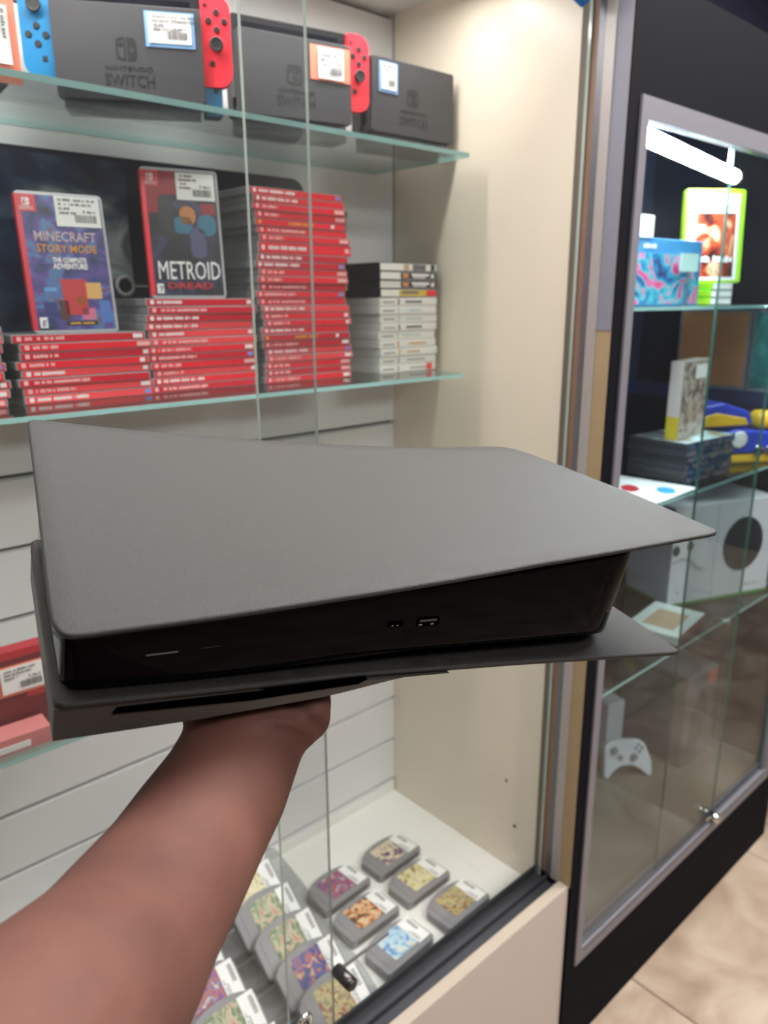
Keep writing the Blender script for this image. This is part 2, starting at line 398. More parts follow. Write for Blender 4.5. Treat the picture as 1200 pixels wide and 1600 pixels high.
for k in range(10):
    e = [(.152, .165, white_print), (.157, .164, white_print), None, (.148, .166, pale_print), (.156, .165, blue_print)][k % 5]
    PRINTS.append(script_line(.016, .016+rnd.uniform(.025, .095), .0026, .0078, [pale_print, white_print, pale_print][k % 3], e, k))
PRINT_Y = script_line(.06, .105, .0026, .0078, yellow_print, (.14, .146, white_print), 77)
PRINT_T = script_line(.018, .085, .005, .0115, white_print, (.162, .17, pale_print), 78)
ORD = ['bottom', 'second', 'third', 'fourth', 'fifth', 'sixth', 'seventh', 'eighth', 'ninth', 'tenth', 'eleventh', 'twelfth', 'thirteenth', 'fourteenth',
       'fifteenth', 'sixteenth', 'seventeenth', 'eighteenth', 'nineteenth', 'twentieth', 'twenty-first', 'twenty-second', 'twenty-third', 'twenty-fourth', 'twenty-fifth', 'twenty-sixth', 'twenty-seventh', 'twenty-eighth']
def ordl(i, n): return 'topmost' if i == n-1 else ('bottom' if i == 0 else ORD[i]+' from the bottom')
def red_stack(x, y, z, n, where, group, jit=.004, thick=None, yellow=(), trend=None):
    for i in range(n):
        dx = rnd.uniform(-jit, jit)+(trend(i/n) if trend else 0); dy = rnd.uniform(0, .003)
        tk = (i == thick)
        t = thing('game_case', 'red-spined game case, %s %s' % (ordl(i, n) + (' and thickest' if tk else ''), where), 'game case', (x+dx, y+dy, z), math.radians(rnd.uniform(-.8, .8)), group)
        if tk:
            link('shell', SHELL_T, t); link('spine_insert', SPINE_T, t); link('spine_print', PRINT_T, t); z += .0167
        else:
            link('shell', SHELL, t); link('spine_insert', SPINES[rnd.randrange(4)], t)
            link('spine_print', PRINT_Y if i in yellow else PRINTS[rnd.randrange(10)], t); z += CT
    return z
YSP = .982
red_stack(.110, YSP, Z(ZS2), 13, 'in the stack cut by the left photo edge', 'red cases in the leftmost stack')
zt1 = red_stack(.2935, YSP, Z(ZS2), 8, 'in the short stack under the purple standing case', 'red cases in the short stack')
zt2 = red_stack(.4625, YSP, Z(ZS2), 12, 'in the stack under the dark standing case', 'red cases in the middle stack')
red_stack(.640, YSP-.004, Z(ZS2), 26, 'in the tallest stack', 'red cases in the tallest stack', .0045, 18, (21, 6), lambda s: .004*math.sin(s*9)-(.012*max(0, s-.72)/.28))

# standing cases -------------------------------------------------------
logo_red = mat('logo_red', (214, 38, 52), .35)
def emblem(parent, M, s, m, mdot):
    """two rounded halves: left outlined, right solid"""
    bm = B()
    o = rrect(-.95*s, -.08*s, -s, s, (.5*s, 0, 0, .5*s), 4); i_ = rrect(-.75*s, -.22*s, -.8*s, .8*s, (.34*s, 0, 0, .34*s), 4)
    n = len(o)
    A = [bm.verts.new((a, b, 0)) for a, b in o]; D = [bm.verts.new((a, b, 0)) for a, b in i_]
    A2 = [bm.verts.new((a, b, .0002)) for a, b in o]; D2 = [bm.verts.new((a, b, .0002)) for a, b in i_]
    for k in range(n):
        q = (k+1) % n
        bm.faces.new((A2[k], A2[q], D2[q], D2[k])); bm.faces.new((A[k], A[q], A2[q], A2[k])); bm.faces.new((D2[k], D2[q], D[q], D[k])); bm.faces.new((D[k], D[q], A[q], A[k]))
    prism(bm, [(-.5*s+.2*s*math.cos(a), .4*s+.2*s*math.sin(a)) for a in [i*.785 for i in range(8)]], 0, .0002)
    prism(bm, rrect(.08*s, .95*s, -s, s, (0, .5*s, .5*s, 0), 4), 0, .0002)
    e = obj('emblem', bm, m, parent, M)
    bm = B(); prism(bm, [(.5*s+.2*s*math.cos(a), -.1*s+.2*s*math.sin(a)) for a in [i*.785 for i in range(8)]], .0002, .0004); obj('emblem_dot', bm, mdot, parent, M)
    return e
def sticker(parent, M, w, h, lines, price=None, back=None, curl=0., mg=.004, mv=(.004, .002)):
    """white price sticker with print lines and a barcode, built in the XY plane of M; back = coloured card behind it"""
    if back:
        bm = B(); box(bm, -mg, w+mg, -mv[0], h+mv[1], 0, .0004); p = obj('price_tag', bm, back, parent, M)
        par = p; base = Matrix(); z0 = .0012
    else: par = None; base = M; z0 = .0004
    bm = B(); nx = 8
    top = []
    for i in range(nx+1):
        x = w*i/nx; zz = z0+curl*((2*i/nx-1)**2)
        top.append((bm.verts.new((x, 0, zz+curl*.6)), bm.verts.new((x, h, zz)), bm.verts.new((x, 0, zz-.0003+curl*.6)), bm.verts.new((x, h, zz-.0003))))
    for a, b in zip(top, top[1:]):
        bm.faces.new((a[0], b[0], b[1], a[1])); bm.faces.new((a[2], a[3], b[3], b[2])); bm.faces.new((a[0], a[2], b[2], b[0])); bm.faces.new((a[1], b[1], b[3], a[3]))
    for a in (top[0], top[-1]): bm.faces.new((a[0], a[1], a[3], a[2]))
    st = obj('price_sticker', bm, paper, par if par else parent, base) if not back else obj('price_sticker', bm, paper, par)
    holder = p if back else parent; MM = Matrix() if back else M
    zt = z0+curl*1.6+.0002
    bm = B(); r = random.Random(len(lines)*7+int(w*1e4)); x = w*.42
    while x < w*.9:
        q = r.choice((.0004, .0007, .0010)); box(bm, x, x+q, h*.14, h*.40, zt-.0001, zt); x += q+r.choice((.0004, .0007))
    obj('barcode', bm, ink, holder if back else st, None)
    tgt = holder if back else st
    sz = h*.145
    for k, s in enumerate(lines):
        if s[0] == '~': link('fine_print', mark_row(w*float(s[1:]), sz*.62, ink, k+int(w*9e3)), tgt, T(w*.08, h*(.84-.145*k), zt))
        else: link('lettering', text_mesh(s, sz, black_ink, .00006, None, 'LEFT', 0., .02), tgt, T(w*.08, h*(.84-.145*k), zt+.0003))
    if price: link('fine_print', mark_row(w*.27, sz*.75, ink, 5), tgt, T(w*.62, h*.46, zt))
    return st
def standing_case(name, label, loc, a, lean, art_mat, spine_m):
    M = T(*loc) @ rz(a) @ Matrix.Rotation(math.radians(-lean), 4, 'X')
    t = thing(name, label, 'game case', group=None, M=M)
    bm = B(); prism(bm, rrect(0, .105, 0, .170, .005, 4), 0, .0105, 'y'); bevel(bm, .0008, 1); obj('shell', bm, mat('clear_case_plastic', (186, 184, 190), .15, var=.05), t)
    bm = B(); box(bm, -.0004, .0006, .0012, .0093, .004, .166); obj('spine_insert', bm, spine_m, t)
    bm = B(); box(bm, .0, .0058, -.0004, .0006, .004, .166); obj('spine_wrap', bm, spine_m, t)
    bm = B(); box(bm, .0058, .1015, -.0005, .0006, .004, .166); cv = obj('cover_insert', bm, art_mat, t)
    return t, cv
a1 = art('night_blue_cover', [(.28, (22, 22, 40)), (.42, (44, 54, 120)), (.52, (90, 60, 140)), (.60, (60, 120, 170)), (.70, (120, 50, 70)), (.80, (60, 30, 40))], 26, seed=3)
t, cv = standing_case('game_case', 'standing game case with purple cover and gold subtitle on the short red stack', (.3255, 1.008, zt1), -5.5, 7.0, a1, spine_red2)
def flat(name, parent, m, x0, x1, z0, z1, y=-.0007, th=.0004, r=0.):
    bm = B()
    if r: prism(bm, rrect(x0, x1, z0, z1, r, 4), y-th/2, y+th/2, 'y')
    else: box(bm, x0, x1, y-th/2, y+th/2, z0, z1)
    return obj(name, bm, m, parent)
def lettering(parent, s, size, m, x, z, width=None, y=-.0010, align='LEFT', shear=0., bold=0.):
    return link('lettering', text_mesh(s, size, m, .0003, width, align, shear, bold), parent, T(x, y, z) @ FRONT)
def case_front(t, cv, logo_m):
    lg = flat('logo_block', t, logo_m, .0002, .0235, .146, .166, -.0008)
    emblem(lg, T(.0122, -.0011, .1575) @ FRONT, .0046, white_print, logo_m)
    lettering(lg, 'NINTENDO', .0028, white_print, .0042, .1502, .0155); lettering(lg, 'SWITCH', .0038, white_print, .0042, .1475, .0155)
    rb = flat('rating_box', t, paper, .0085, .0175, .0065, .0195, -.0008)
    return rb
rb = case_front(t, cv, logo_red)
lettering(rb, 'E', .0105, black_ink, .0102, .0088, None, -.0013, shear=.2)
stone = mat('stone_title', (206, 184, 186), .5); gold = mat('gold_title', (216, 150, 40), .4)
lettering(cv, 'MINECRAFT', .0165, stone, .0165, .1118, .0740, bold=.006); lettering(cv, 'STORY MODE', .0130, gold, .0170, .0985, .0730, shear=.06, bold=.008)
lettering(cv, 'THE COMPLETE', .0078, white_print, .034, .0865, .041, bold=.03); lettering(cv, 'ADVENTURE', .0092, white_print, .0335, .0785, .042, bold=.03)
# picture stand-in: plain colour blocks
for (m_, x0, x1, z0, z1) in ((mat('cover_red', (190, 40, 44), .4), .040, .070, .022, .066), (mat('cover_ochre', (214, 166, 92), .4), .070, .089, .042, .062),
                             (mat('cover_blue', (70, 112, 186), .4), .084, .098, .012, .040), (mat('cover_indigo', (40, 44, 110), .4), .016, .032, .022, .038),
                             (mat('cover_rose', (206, 110, 140), .4), .061, .078, .016, .030), (mat('cover_sky', (90, 150, 206), .4), .019, .034, .051, .056),
                             (mat('cover_orange', (226, 130, 50), .4), .056, .068, .034, .044), (mat('cover_umber', (70, 42, 40), .4), .034, .046, .016, .040)):
    flat('picture_block', cv, m_, x0, x1, z0, z1, -.0006, .0003)
flat('caption_bar', t, black_ink, .040, .079, .009, .0145, -.0008)
link('fine_print', mark_row(.030, .0032, yellow_print, 4), cv, T(.045, -.0011, .0102) @ FRONT)
sticker(t, T(.0455, -.0009, .130) @ FRONT, .0545, .036, ['~.82', '~.74', '~.25', '~.38'], True)
a2 = art('near_black_cover', [(.30, (14, 14, 20)), (.50, (26, 26, 38)), (.62, (56, 56, 92)), (.72, (22, 22, 30))], 20, seed=9)
t, cv = standing_case('game_case', 'standing game case with dark cover and large white title on the middle red stack', (.487, 1.012, zt2), -14, 5.0, a2, spine_red)
rb = case_front(t, cv, logo_red)
red_art = mat('cover_deep_red', (150, 26, 34), .4)
flat('picture_block', cv, red_art, .0235, .046, .136, .166, -.0006, .0003); flat('picture_block', cv, red_art, .0058, .024, .112, .146, -.0006, .0003)
flat('picture_block', cv, red_art, .078, .098, .112, .126, -.0006, .0003)
for (m_, x0, x1, z0, z1, r) in ((mat('cover_graphite', (36, 40, 42), .35), .020, .040, .078, .136, .009), (mat('cover_teal', (40, 110, 140), .35), .040, .064, .086, .108, .006),
                                (mat('cover_teal', (40, 110, 140), .35), .072, .098, .084, .112, .011), (mat('cover_amber', (190, 120, 50), .35), .048, .070, .098, .122, .010),
                                (mat('cover_slate_violet', (74, 76, 112), .35), .060, .082, .054, .094, .008)):
    flat('picture_block', cv, m_, x0, x1, z0, z1, -.00065, .0003, r)
lettering(cv, 'METROID', .0345, white_print, .0125, .0255, .0860); lettering(cv, 'DREAD', .0115, mat('dread_red', (206, 30, 40), .4), .024, .0130, .062, bold=.012)
lettering(rb, 'T', .0105, black_ink, .0102, .0088, None, -.0013, shear=.2)
sticker(t, T(.0465, -.0009, .130) @ FRONT, .053, .035, ['~.34', '~.45', '~.2', '~.34'], True)

# big dark picture panel behind the stacks
dp_m = art('deep_blue_scene', [(.28, (12, 16, 26)), (.42, (22, 36, 62)), (.52, (46, 62, 84)), (.60, (96, 104, 104)), (.72, (170, 180, 185))], 5.5, .3, 2.0, (1, 1, 1.2), 2.2)
t = thing('picture_panel', 'large dark blue picture panel standing behind the red case stacks', 'panel', (0, 0, 0))
bm = B(); prism(bm, rrect(.06, .812, Z(ZS2), Z(.193), (.002, .004, .025, .004)), 1.094, 1.1095, 'y'); obj('board', bm, mat('panel_navy', (16, 22, 38), .3, var=.3, scale=6), t)
bm = B(); box(bm, .07, .50, 1.0932, 1.0941, Z(ZS2)+.01, Z(.186)); obj('picture', bm, dp_m, t)
bm = B(); lathe(bm, [(.0150, 0), (.0150, .0004), (.0098, .0004), (.0098, 0)], 24, T(.487, 1.0931, Z(.022)) @ FRONT); obj('emblem_ring', bm, alu, t)
bx('emblem_bar', t, alu, .497, .521, 1.0929, 1.0934, Z(.0205), Z(.0232))
# plain brown box behind the tallest stack
t = thing('box', 'narrow brown box edge showing behind the tallest red stack', 'box', (.86, 1.10, Z(ZS2)))
bx('body', t, mat('brown_card', (96, 70, 44), .6, var=.2), -.045, .043, -.005, .008, 0, .262, .001); bx('lid', t, mat('dark_brown_card', (60, 46, 34), .6), -.0455, .0435, -.0055, .0085, .2622, .272)

# white and black cases at the right end of the shelf --------------------
def ds_case(i, n, z):
    top = i >= n-4
    w, d, h = .1365, .122, .0141
    t = thing('game_case', ('black' if top and i < n-1 else 'black-sided' if top else 'white') + ' small game case, %s in the stack by the cream wall' % ordl(i, n), 'game case',
              (.877+rnd.uniform(-.002, .002), .980+rnd.uniform(-.001, .002), z), math.radians(rnd.uniform(-.6, .6)), 'small cases by the cabinet wall')
    bm = B(); box(bm, 0, w, 0, d, 0, h-.0003); bevel(bm, .0014, 2); obj('shell', bm, ds_black if top else ds_white, t)
    bm = B(); box(bm, .002, w-.002, -.0004, .0006, .0012, h-.0015); obj('spine_insert', bm, white_lam, t)
    k = i-(n-4)
    if top:
        if k == 3: cols = [(.055, .068, mat('tan_print', (196, 170, 140), .5)), (.076, .108, ink), (.120, .130, black_ink)]
        elif k in (1, 2): cols = [(.048, .1345, mat('charcoal_print', (52, 50, 54), .4))]
        else: cols = [(.044, .1345, mat('mustard_print', (214, 186, 70), .4))]
        bm = B()
        for j, (a, b, _) in enumerate(cols): box(bm, a, b, -.0007, -.0003, .0020, h-.0022, j)
        obj('spine_print', bm, [c[2] for c in cols], t)
        if k in (1, 2):
            bm = B(); box(bm, .053, .066, -.0010, -.0006, .004, .0105, 0); box(bm, .074, .116, -.0010, -.0006, .0065, .0105, 1); box(bm, .078, .108, -.0010, -.0006, .0035, .0053, 1); box(bm, .121, .129, -.0010, -.0006, .004, .010, 1)
            obj('title_print', bm, [mat('orange_print', (222, 150, 90), .5), white_print], t)
        if k == 0:
            bm = B(); box(bm, .110, .1345, -.0010, -.0006, .0020, h-.0022); obj('end_print', bm, spine_red, t)
            bm = B(); box(bm, .050, .090, -.0010, -.0006, .006, h-.004); obj('title_print', bm, ink, t)
    else:
        q = [('grey_print', (150, 150, 150)), ('grey_print', (150, 150, 150)), ('amber_print', (206, 150, 80)), ('amber_print', (206, 150, 80)), ('pale_green_print', (180, 205, 180)), ('brown_print', (110, 90, 80)), ('pale_green_print', (180, 205, 180)), ('pale_blue_print', (180, 205, 220)), ('brown_print', (110, 90, 80))][i]
        bm = B(); box(bm, .041, .0445, -.0007, -.0003, .002, h-.0025, 0); a = .052+rnd.uniform(0, .02); box(bm, a, a+rnd.uniform(.03, .045), -.0007, -.0003, .0045, h-.0055, 1 if i in (5, 8) else 2)
        box(bm, .007, .033, -.0007, -.0003, .005, .0075, 3)
        if i == 0: box(bm, .112, .127, -.0007, -.0003, .0012, h-.0015, 4)
        obj('spine_print', bm, [mat(*q, .5), ink, mat(q[0]+'_soft', tuple(int(c*.6+90) for c in q[1]), .5), mat('grey_print', (150, 150, 150), .5), spine_red3], t)
    return z+h
z = Z(ZS2)
for i in range(13): z = ds_case(i, 13, z)

# ------------------------------------------------------------------ console docks with handheld consoles
def dock(label, loc, a):
    t = thing('console_dock', label, 'console dock', loc, math.radians(a), 'black console docks')
    bm = B(); prism(bm, rrect(0, .173, 0, .104, .004, 4), 0, .016, 'y'); bevel(bm, .0012, 2); obj('front_panel', bm, dock_black, t)
    bm = B(); prism(bm, rrect(.001, .172, 0, .103, .006, 4), .031, .053, 'y'); bevel(bm, .0012, 2); obj('back_panel', bm, dock_black, t)
    bm = B(); box(bm, .004, .169, .0158, .0312, .001, .012); obj('slot_floor', bm, dark_rubber, t)
    e = mat('embossed_black', (38, 38, 41), .4)
    emblem(t, T(.083, -.0004, .056) @ FRONT, .0125, e, dock_black)
    link('lettering', text_mesh('NINTENDO', .0072, e, .0002, .055), t, T(.0575, -.0004, .0325) @ FRONT)
    link('lettering', text_mesh('SWITCH', .0185, e, .0002, .058, bold=.012), t, T(.0555, -.0004, .0155) @ FRONT)
    return t
def joycon(parent, x, z, col, right, y=.010):
    """slim controller: outer side strongly rounded"""
    w, h, d = .0355, .102, .0135
    R = (.0015, .017, .017, .0015) if right else (.017, .0015, .0015, .017)
    bm = B(); prism(bm, rrect(0, w, 0, h, R, 6), 0, d, 'y'); bevel(bm, .0016, 2)
    j = obj('controller', bm, col, parent, T(x, y, z))
    def put(nm, cx, cz, r, hh, m=dark_rubber, shape=None):
        bm = B()
        if shape == 'sq': box(bm, cx-r, cx+r, -hh, .001, cz-r, cz+r)
        elif shape == 'plus': box(bm, cx-r, cx+r, -hh, .001, cz-r*.32, cz+r*.32); box(bm, cx-r*.32, cx+r*.32, -hh*1.02, .001, cz-r, cz+r)
        elif shape == 'stick': lathe(bm, [(r*.72, 0), (r*.72, hh*.5), (r*.8, hh*.62), (r, hh*.8), (r*.98, hh), (r*.8, hh*1.05), (r*.6, hh*.9)], 20, T(cx, 0, cz) @ FRONT)
        else: lathe(bm, [(r, 0), (r, hh*.8), (r*.85, hh)], 14, T(cx, 0, cz) @ FRONT)
        obj(nm, bm, m, j)
    if right:
        put('plus_button', .0055, .0905, .0026, .0012, shape='plus'); cx, cz = .0185, .0735
        put('thumbstick', .0170, .0465, .0085, .008, shape='stick'); put('home_button', .0110, .0265, .0033, .0012)
    else:
        put('minus_button', .030, .0905, .0022, .0012); cx, cz = .0185, .0455
        put('thumbstick', .0185, .0755, .0085, .008, shape='stick'); put('capture_button', .0245, .0205, .0027, .0012, shape='sq')
    for dx, dz in ((0, .0095), (0, -.0095), (-.0095, 0), (.0095, 0)): put('button', cx+dx, cz+dz, .0037, .0018)
    return j
def handheld(label, loc, a, left=None, right=None):
    t = thing('handheld_console', label, 'handheld console', loc, math.radians(a), 'handheld consoles in docks')
    bm = B(); prism(bm, rrect(0, .173, 0, .102, .001, 2), 0, .0135, 'y'); obj('tablet', bm, mat('tablet_black', (30, 30, 34), .3), t, T(0, .0168, .0))
    bm = B(); box(bm, .012, .161, .0162, .0169, .008, .094); obj('screen', bm, mat('screen_glass', (18, 20, 30), .08), t)
    if left: joycon(t, -.0356, 0, left, False)
    if right: joycon(t, .1731, 0, right, True)
    return t
D1 = (.3871, 1.0085, Z(ZS1)+.0110); A1 = -28.8
d1 = dock('black console dock with blue-backed price tag, holding a blue and a red controller', D1, A1)
c1 = handheld('docked console with blue left and red right controller', (D1[0], D1[1], D1[2]+.0222), A1, joy_blue, joy_red)
sticker(d1, T(.1105, -.0010, .064) @ FRONT, .050, .032, ['Nintendo Switch with Blue and', 'Red Joycon (Nintendo Switch)', '~.3', '<PRE-OWNED>'], True, tag_blue, .0006)
D2 = (.6231, .9788, Z(ZS1)+.0235); A2 = -11.1
d2 = dock('black console dock with orange-backed price tag, holding one red controller', D2, A2)
c2 = handheld('docked console with a single red controller, tag on orange card before it', (D2[0], D2[1], D2[2]+.0222), A2, None, joy_red)
sticker(d2, T(.1185, -.0010, .056) @ FRONT, .0405, .040, ['~.8', '~.74', '~.2', '~.3'], True, tag_orange, .0012, .0115, (.002, .002))
smoky = mat('smoky_acrylic', (96, 96, 100), .2, alpha=.6)
for lab, (x, y, z), a, h in (('smoky clear riser block under the leftmost black dock', D1, A1, .0106), ('smoky clear riser block under the middle black dock', D2, A2, .0231), ('smoky clear riser block under the rightmost black dock', (.838, .950, 0), -1.5, .0231)):
    rs = thing('riser', lab, 'riser', (x, y, Z(ZS1)+.0001), math.radians(a), 'risers under the docks')
    bx('block', rs, smoky, .006, .167, .006, .050, 0, h-.001, .001); bx('pad', rs, dark_rubber, .012, .16, .01, .046, h-.0009, h)
d3 = dock('empty black console dock standing nearest the cream side wall', (.838, .950, Z(ZS1)+.0235), -1.5)
sticker(d3, T(.016, -.0010, .060) @ FRONT, .030, .036, ['~.7', '~.5'], None, tag_blue, .0004)
# loose blue controller on its side under the red one
t = thing('controller', 'loose blue controller standing below the red controller', 'controller', (.5445, .935, Z(ZS1)+.0002), math.radians(-20), None)
bm = B(); prism(bm, rrect(0, .0215, 0, .048, .002, 3), 0, .024, 'y'); bevel(bm, .0015, 2); obj('body', bm, mat('joy_blue_side', (0, 106, 150), .4), t)
bm = B(); lathe(bm, [(.0028, 0), (.0028, .001), (.002, .0014)], 12, T(.0135, 0, .030) @ FRONT); obj('button', bm, dark_rubber, t)
# price card at the left edge of the upper shelf
t = thing('price_card', 'white price label on an orange card at the top left corner', 'price card', (.262, .945, Z(ZS1)), math.radians(-6))
bm = B(); box(bm, 0, .062, .0, .0006, 0, .085); obj('card', bm, tag_orange, t)
sticker(t, T(.008, -.0008, .074) @ FRONT @ rz(-90), .056, .046, ['~.5', '~.3'], None, None, .0012)
bm = B(); box(bm, .002, .050, .012, .052, 0, .088); bevel(bm, .002); obj('stand', bm, mat('grey_stand', (150, 146, 146), .5), t)

# ------------------------------------------------------------------ red box and its added reflection slab, lower left shelf
t = thing('console_box', 'dark red box with price label on orange card, lower left shelf', 'box', (.10, .945, Z(ZS3)), math.radians(-2))
bx('body', t, mat('dark_red_box', (110, 30, 40), .4, var=.15, scale=12), 0, .172, 0, .022, 0, .112, .0015)
bx('lid_band', t, mat('bright_red_band', (176, 36, 48), .4), -.0004, .1724, -.0004, .0224, .102, .1124, .0005)
bx('red_mark', t, mat('bright_red_band', (176, 36, 48), .4), .140, .1715, -.0012, -.0004, .046, .053)
sticker(t, T(.112, -.0010, .058) @ FRONT, .052, .034, ['~.7', '~.6', '~.3'], True, tag_orange, .0008)
t = thing('box', 'pale red slab added as the red box reflection on the lower left shelf', 'box', (.115, .900, Z(ZS3)), math.radians(-2))  # solid slab standing in for the red box's pink reflection in the shelf
bx('body', t, mat('box_reflection_pink', (214, 130, 130), .35, var=.15), 0, .135, 0, .036, 0, .022, .001); bx('reflection_strip', t, paper, .03, .11, -.0006, 0, .004, .012)

# ------------------------------------------------------------------ cartridges on the deck
cart_grey = mat('cartridge_grey', (132, 131, 134), .5, var=.05, bump=.1, bscale=700)
cart_dark = mat('cartridge_shadow_grey', (84, 84, 88), .5)
def cart_outline():
    w, d = .116, .075
    pts = [(.004, 0), (w-.004, 0), (w, .004)]
    pts += [(w, d-.020)]
    for k in range(0, 13):
        s = k/12; x = w*(1-s); pts.append((x, d-.020+.020*math.sin(math.pi*s)**.55))
    out = []
    for p in pts:
        if not out or (abs(out[-1][0]-p[0])+abs(out[-1][1]-p[1])) > 1e-5: out.append(p)
    out.append((0, .004)); return out
bm = B(); prism(bm, cart_outline(), .001, .0185); bevel(bm, .0022, 2); CART = mesh(bm, cart_grey, 'body')
bm = B(); prism(bm, [(.012, -.0006), (.104, -.0006), (.104, .008), (.012, .008)], .0045, .0145); CONN = mesh(bm, cart_dark, 'connector_slot')
bm = B(); box(bm, .012, .024, .004, .060, .0182, .0192); box(bm, .094, .106, .004, .060, .0182, .0192); RIBS = mesh(bm, cart_grey, 'grip_ridge')
CARTART = [art('cartridge_art_%s' % n, s, 60, .35, 1.2, (1, 1, 1), i*2.3) for i, (n, s) in enumerate((
    ('violet_ochre', [(.3, (60, 40, 70)), (.42, (130, 90, 130)), (.5, (200, 190, 150)), (.6, (220, 215, 190)), (.7, (190, 110, 110))]),
    ('straw', [(.3, (120, 70, 60)), (.45, (206, 196, 140)), (.55, (226, 220, 180)), (.7, (180, 160, 110))]),
    ('brown_olive', [(.3, (60, 60, 60)), (.42, (150, 90, 70)), (.52, (190, 180, 120)), (.62, (120, 110, 90)), (.72, (210, 200, 160))]),
    ('purple_fire', [(.3, (40, 40, 60)), (.42, (130, 70, 150)), (.52, (180, 90, 50)), (.6, (90, 90, 150)), (.7, (220, 190, 160))]),
    ('orange_black', [(.3, (30, 28, 28)), (.42, (60, 50, 44)), (.5, (220, 130, 60)), (.6, (220, 200, 160)), (.7, (60, 50, 50))]),
    ('sky_blue', [(.3, (70, 110, 170)), (.45, (150, 190, 220)), (.55, (190, 215, 225)), (.65, (220, 220, 190)), (.75, (210, 80, 70))]),
    ('green_red', [(.3, (60, 80, 60)), (.45, (110, 130, 90)), (.55, (190, 180, 150)), (.65, (190, 70, 60)), (.75, (80, 100, 130))]),
    ('deep_blue', [(.3, (30, 40, 90)), (.45, (60, 80, 160)), (.55, (180, 80, 60)), (.65, (190, 190, 150)), (.75, (60, 70, 120))])))]
def cartridge(label, M, ai, group, off=0.):
    t = thing('game_cartridge', label, 'game cartridge', group=group, M=M)
    link('body', CART, t); link('connector_slot', CONN, t); link('grip_ridge', RIBS, t)
    bm = B(); prism(bm, rrect(.030, .086, .012, .064, .003, 3), .0184, .0191); obj('label_sticker', bm, CARTART[ai], t)
    sticker(t, T(.112, .008, .0193) @ rz(90), .056, .027, ['~.5', '~.4'], None)
    return t
def flat_cart(x, y, a, ai, label): cartridge(label, T(x, y, Z(ZD)) @ rz(a), ai, 'cartridges lying on the cabinet deck')
flat_cart(.8080, .910, 2.5, 0, 'grey cartridge with violet and cream label, hindmost on the deck by the cream wall')
flat_cart(.8010, .8245, 1.0, 1, 'grey cartridge with straw coloured label, middle of the right-hand column')
flat_cart(.8130, .7330, 1.5, 2, 'grey cartridge with brown and olive label, front of the right-hand column')
flat_cart(.6760, .9120, 3.0, 3, 'grey cartridge with purple and orange label, hindmost of the left-hand column')
flat_cart(.6680, .8260, 1.0, 4, 'grey cartridge with black and orange label, middle of the left-hand column')
flat_cart(.6690, .7360, 3.0, 5, 'grey cartridge with sky blue label, nearest the door track')
# clear stepped rack with more cartridges
rk = thing('acrylic_rack', 'clear stepped acrylic rack holding leaning cartridges on the deck', 'rack', (0, 0, 0))
zd = Z(ZD); tiers = []
for k in range(5):
    y = 1.021-.0605*k; zz = zd+.058-.012*k; tiers.append((y, zz))
    bx('tier', rk, clear_acrylic, .31, .632, y-.0585, y+.002, zz-.003, zz)
    bx('front_lip', rk, clear_acrylic, .31, .632, y-.062, y-.059, zz-.003, zz+.014)
prof = [(1.045, zd), (1.045, zd+.10), (1.01, zd+.118), (.93, zd+.10), (.82, zd+.066), (.745, zd+.036), (.7165, zd+.014), (.7165, zd)]
for x in (.306, .634):
    bm = B(); prism(bm, prof, x, x+.003, 'x'); obj('side_wall', bm, clear_acrylic, rk)
names = ['tan', 'red and green', 'green and orange', 'blue', 'brown']
rown = ['top row', 'second row', 'third row', 'fourth row', 'front row']
for k, (y, zz) in enumerate(tiers):
    for c, x in ((0, .350), (1, .503)):
        if k == 4 and c == 0: pass
        M = T(x, y-.0565, zz+.0005) @ Matrix.Rotation(math.radians(38), 4, 'X')
        cartridge('grey cartridge in the %s of the clear rack, %s' % (rown[k], 'right column' if c else 'left column'), M, [1, 6, 6, 7, 2, 4, 0, 3, 6, 5][k+5*(1-c)], 'cartridges in the clear rack')

# ------------------------------------------------------------------ black showcase on the right
XR0, XR1 = 1.0485, 1.985
sc = thing('showcase', 'tall black showcase with silver framed sliding glass doors and navy lining', 'showcase', (0, 0, 0))
bx('stile', sc, black_lam, XS+.0186, 1.0595, YF, .66, 0, Z(.4275)); bx('cover_strip', sc, black_lam, XS+.0002, XS+.0185, YF-.0005, .6333, 0, Z(.4275))
bx('stile', sc, black_lam, XR1-.02, XR1+.03, YF, .66, 0, Z(.4275))
bx('fascia', sc, black_lam, 1.0596, XR1-.0205, YF, .66, Z(.2775), Z(.4275))
bx('kick_panel', sc, black_lam, 1.0596, XR1-.0205, YF, .66, 0, Z(-1.2485))
bx('side_panel', sc, navy, XS+.0186, 1.0595, .6605, 1.13, 0, Z(.4275))
bx('side_panel', sc, mat('navy_gloss', (22, 28, 42), .18, var=.2, scale=4), XR1-.02, XR1+.03, .6605, 1.13, 0, Z(.4275))
bx('back_panel', sc, navy, 1.0596, XR1-.0205, 1.112, 1.13, Z(-1.25), Z(.4275))
bx('top_panel', sc, mat('navy_film', (70, 90, 130), .35, var=.35, scale=6, bump=.8, bscale=9), 1.0596, XR1-.0205, .6605, 1.1115, Z(.41), Z(.4275))
bx('deck', sc, deck_stone, 1.0596, XR1-.0205, .6605, 1.1115, Z(-1.255), Z(-1.235))
bx('side_rail', sc, silver, 1.0597, 1.0795, YF-.004, .648, Z(-1.248), Z(.277)); bx('side_rail', sc, silver, XR1-.042, XR1-.0206, YF-.004, .648, Z(-1.248), Z(.277))
bx('top_rail', sc, silver, 1.0796, XR1-.0425, YF-.004, .648, Z(.247), Z(.277))
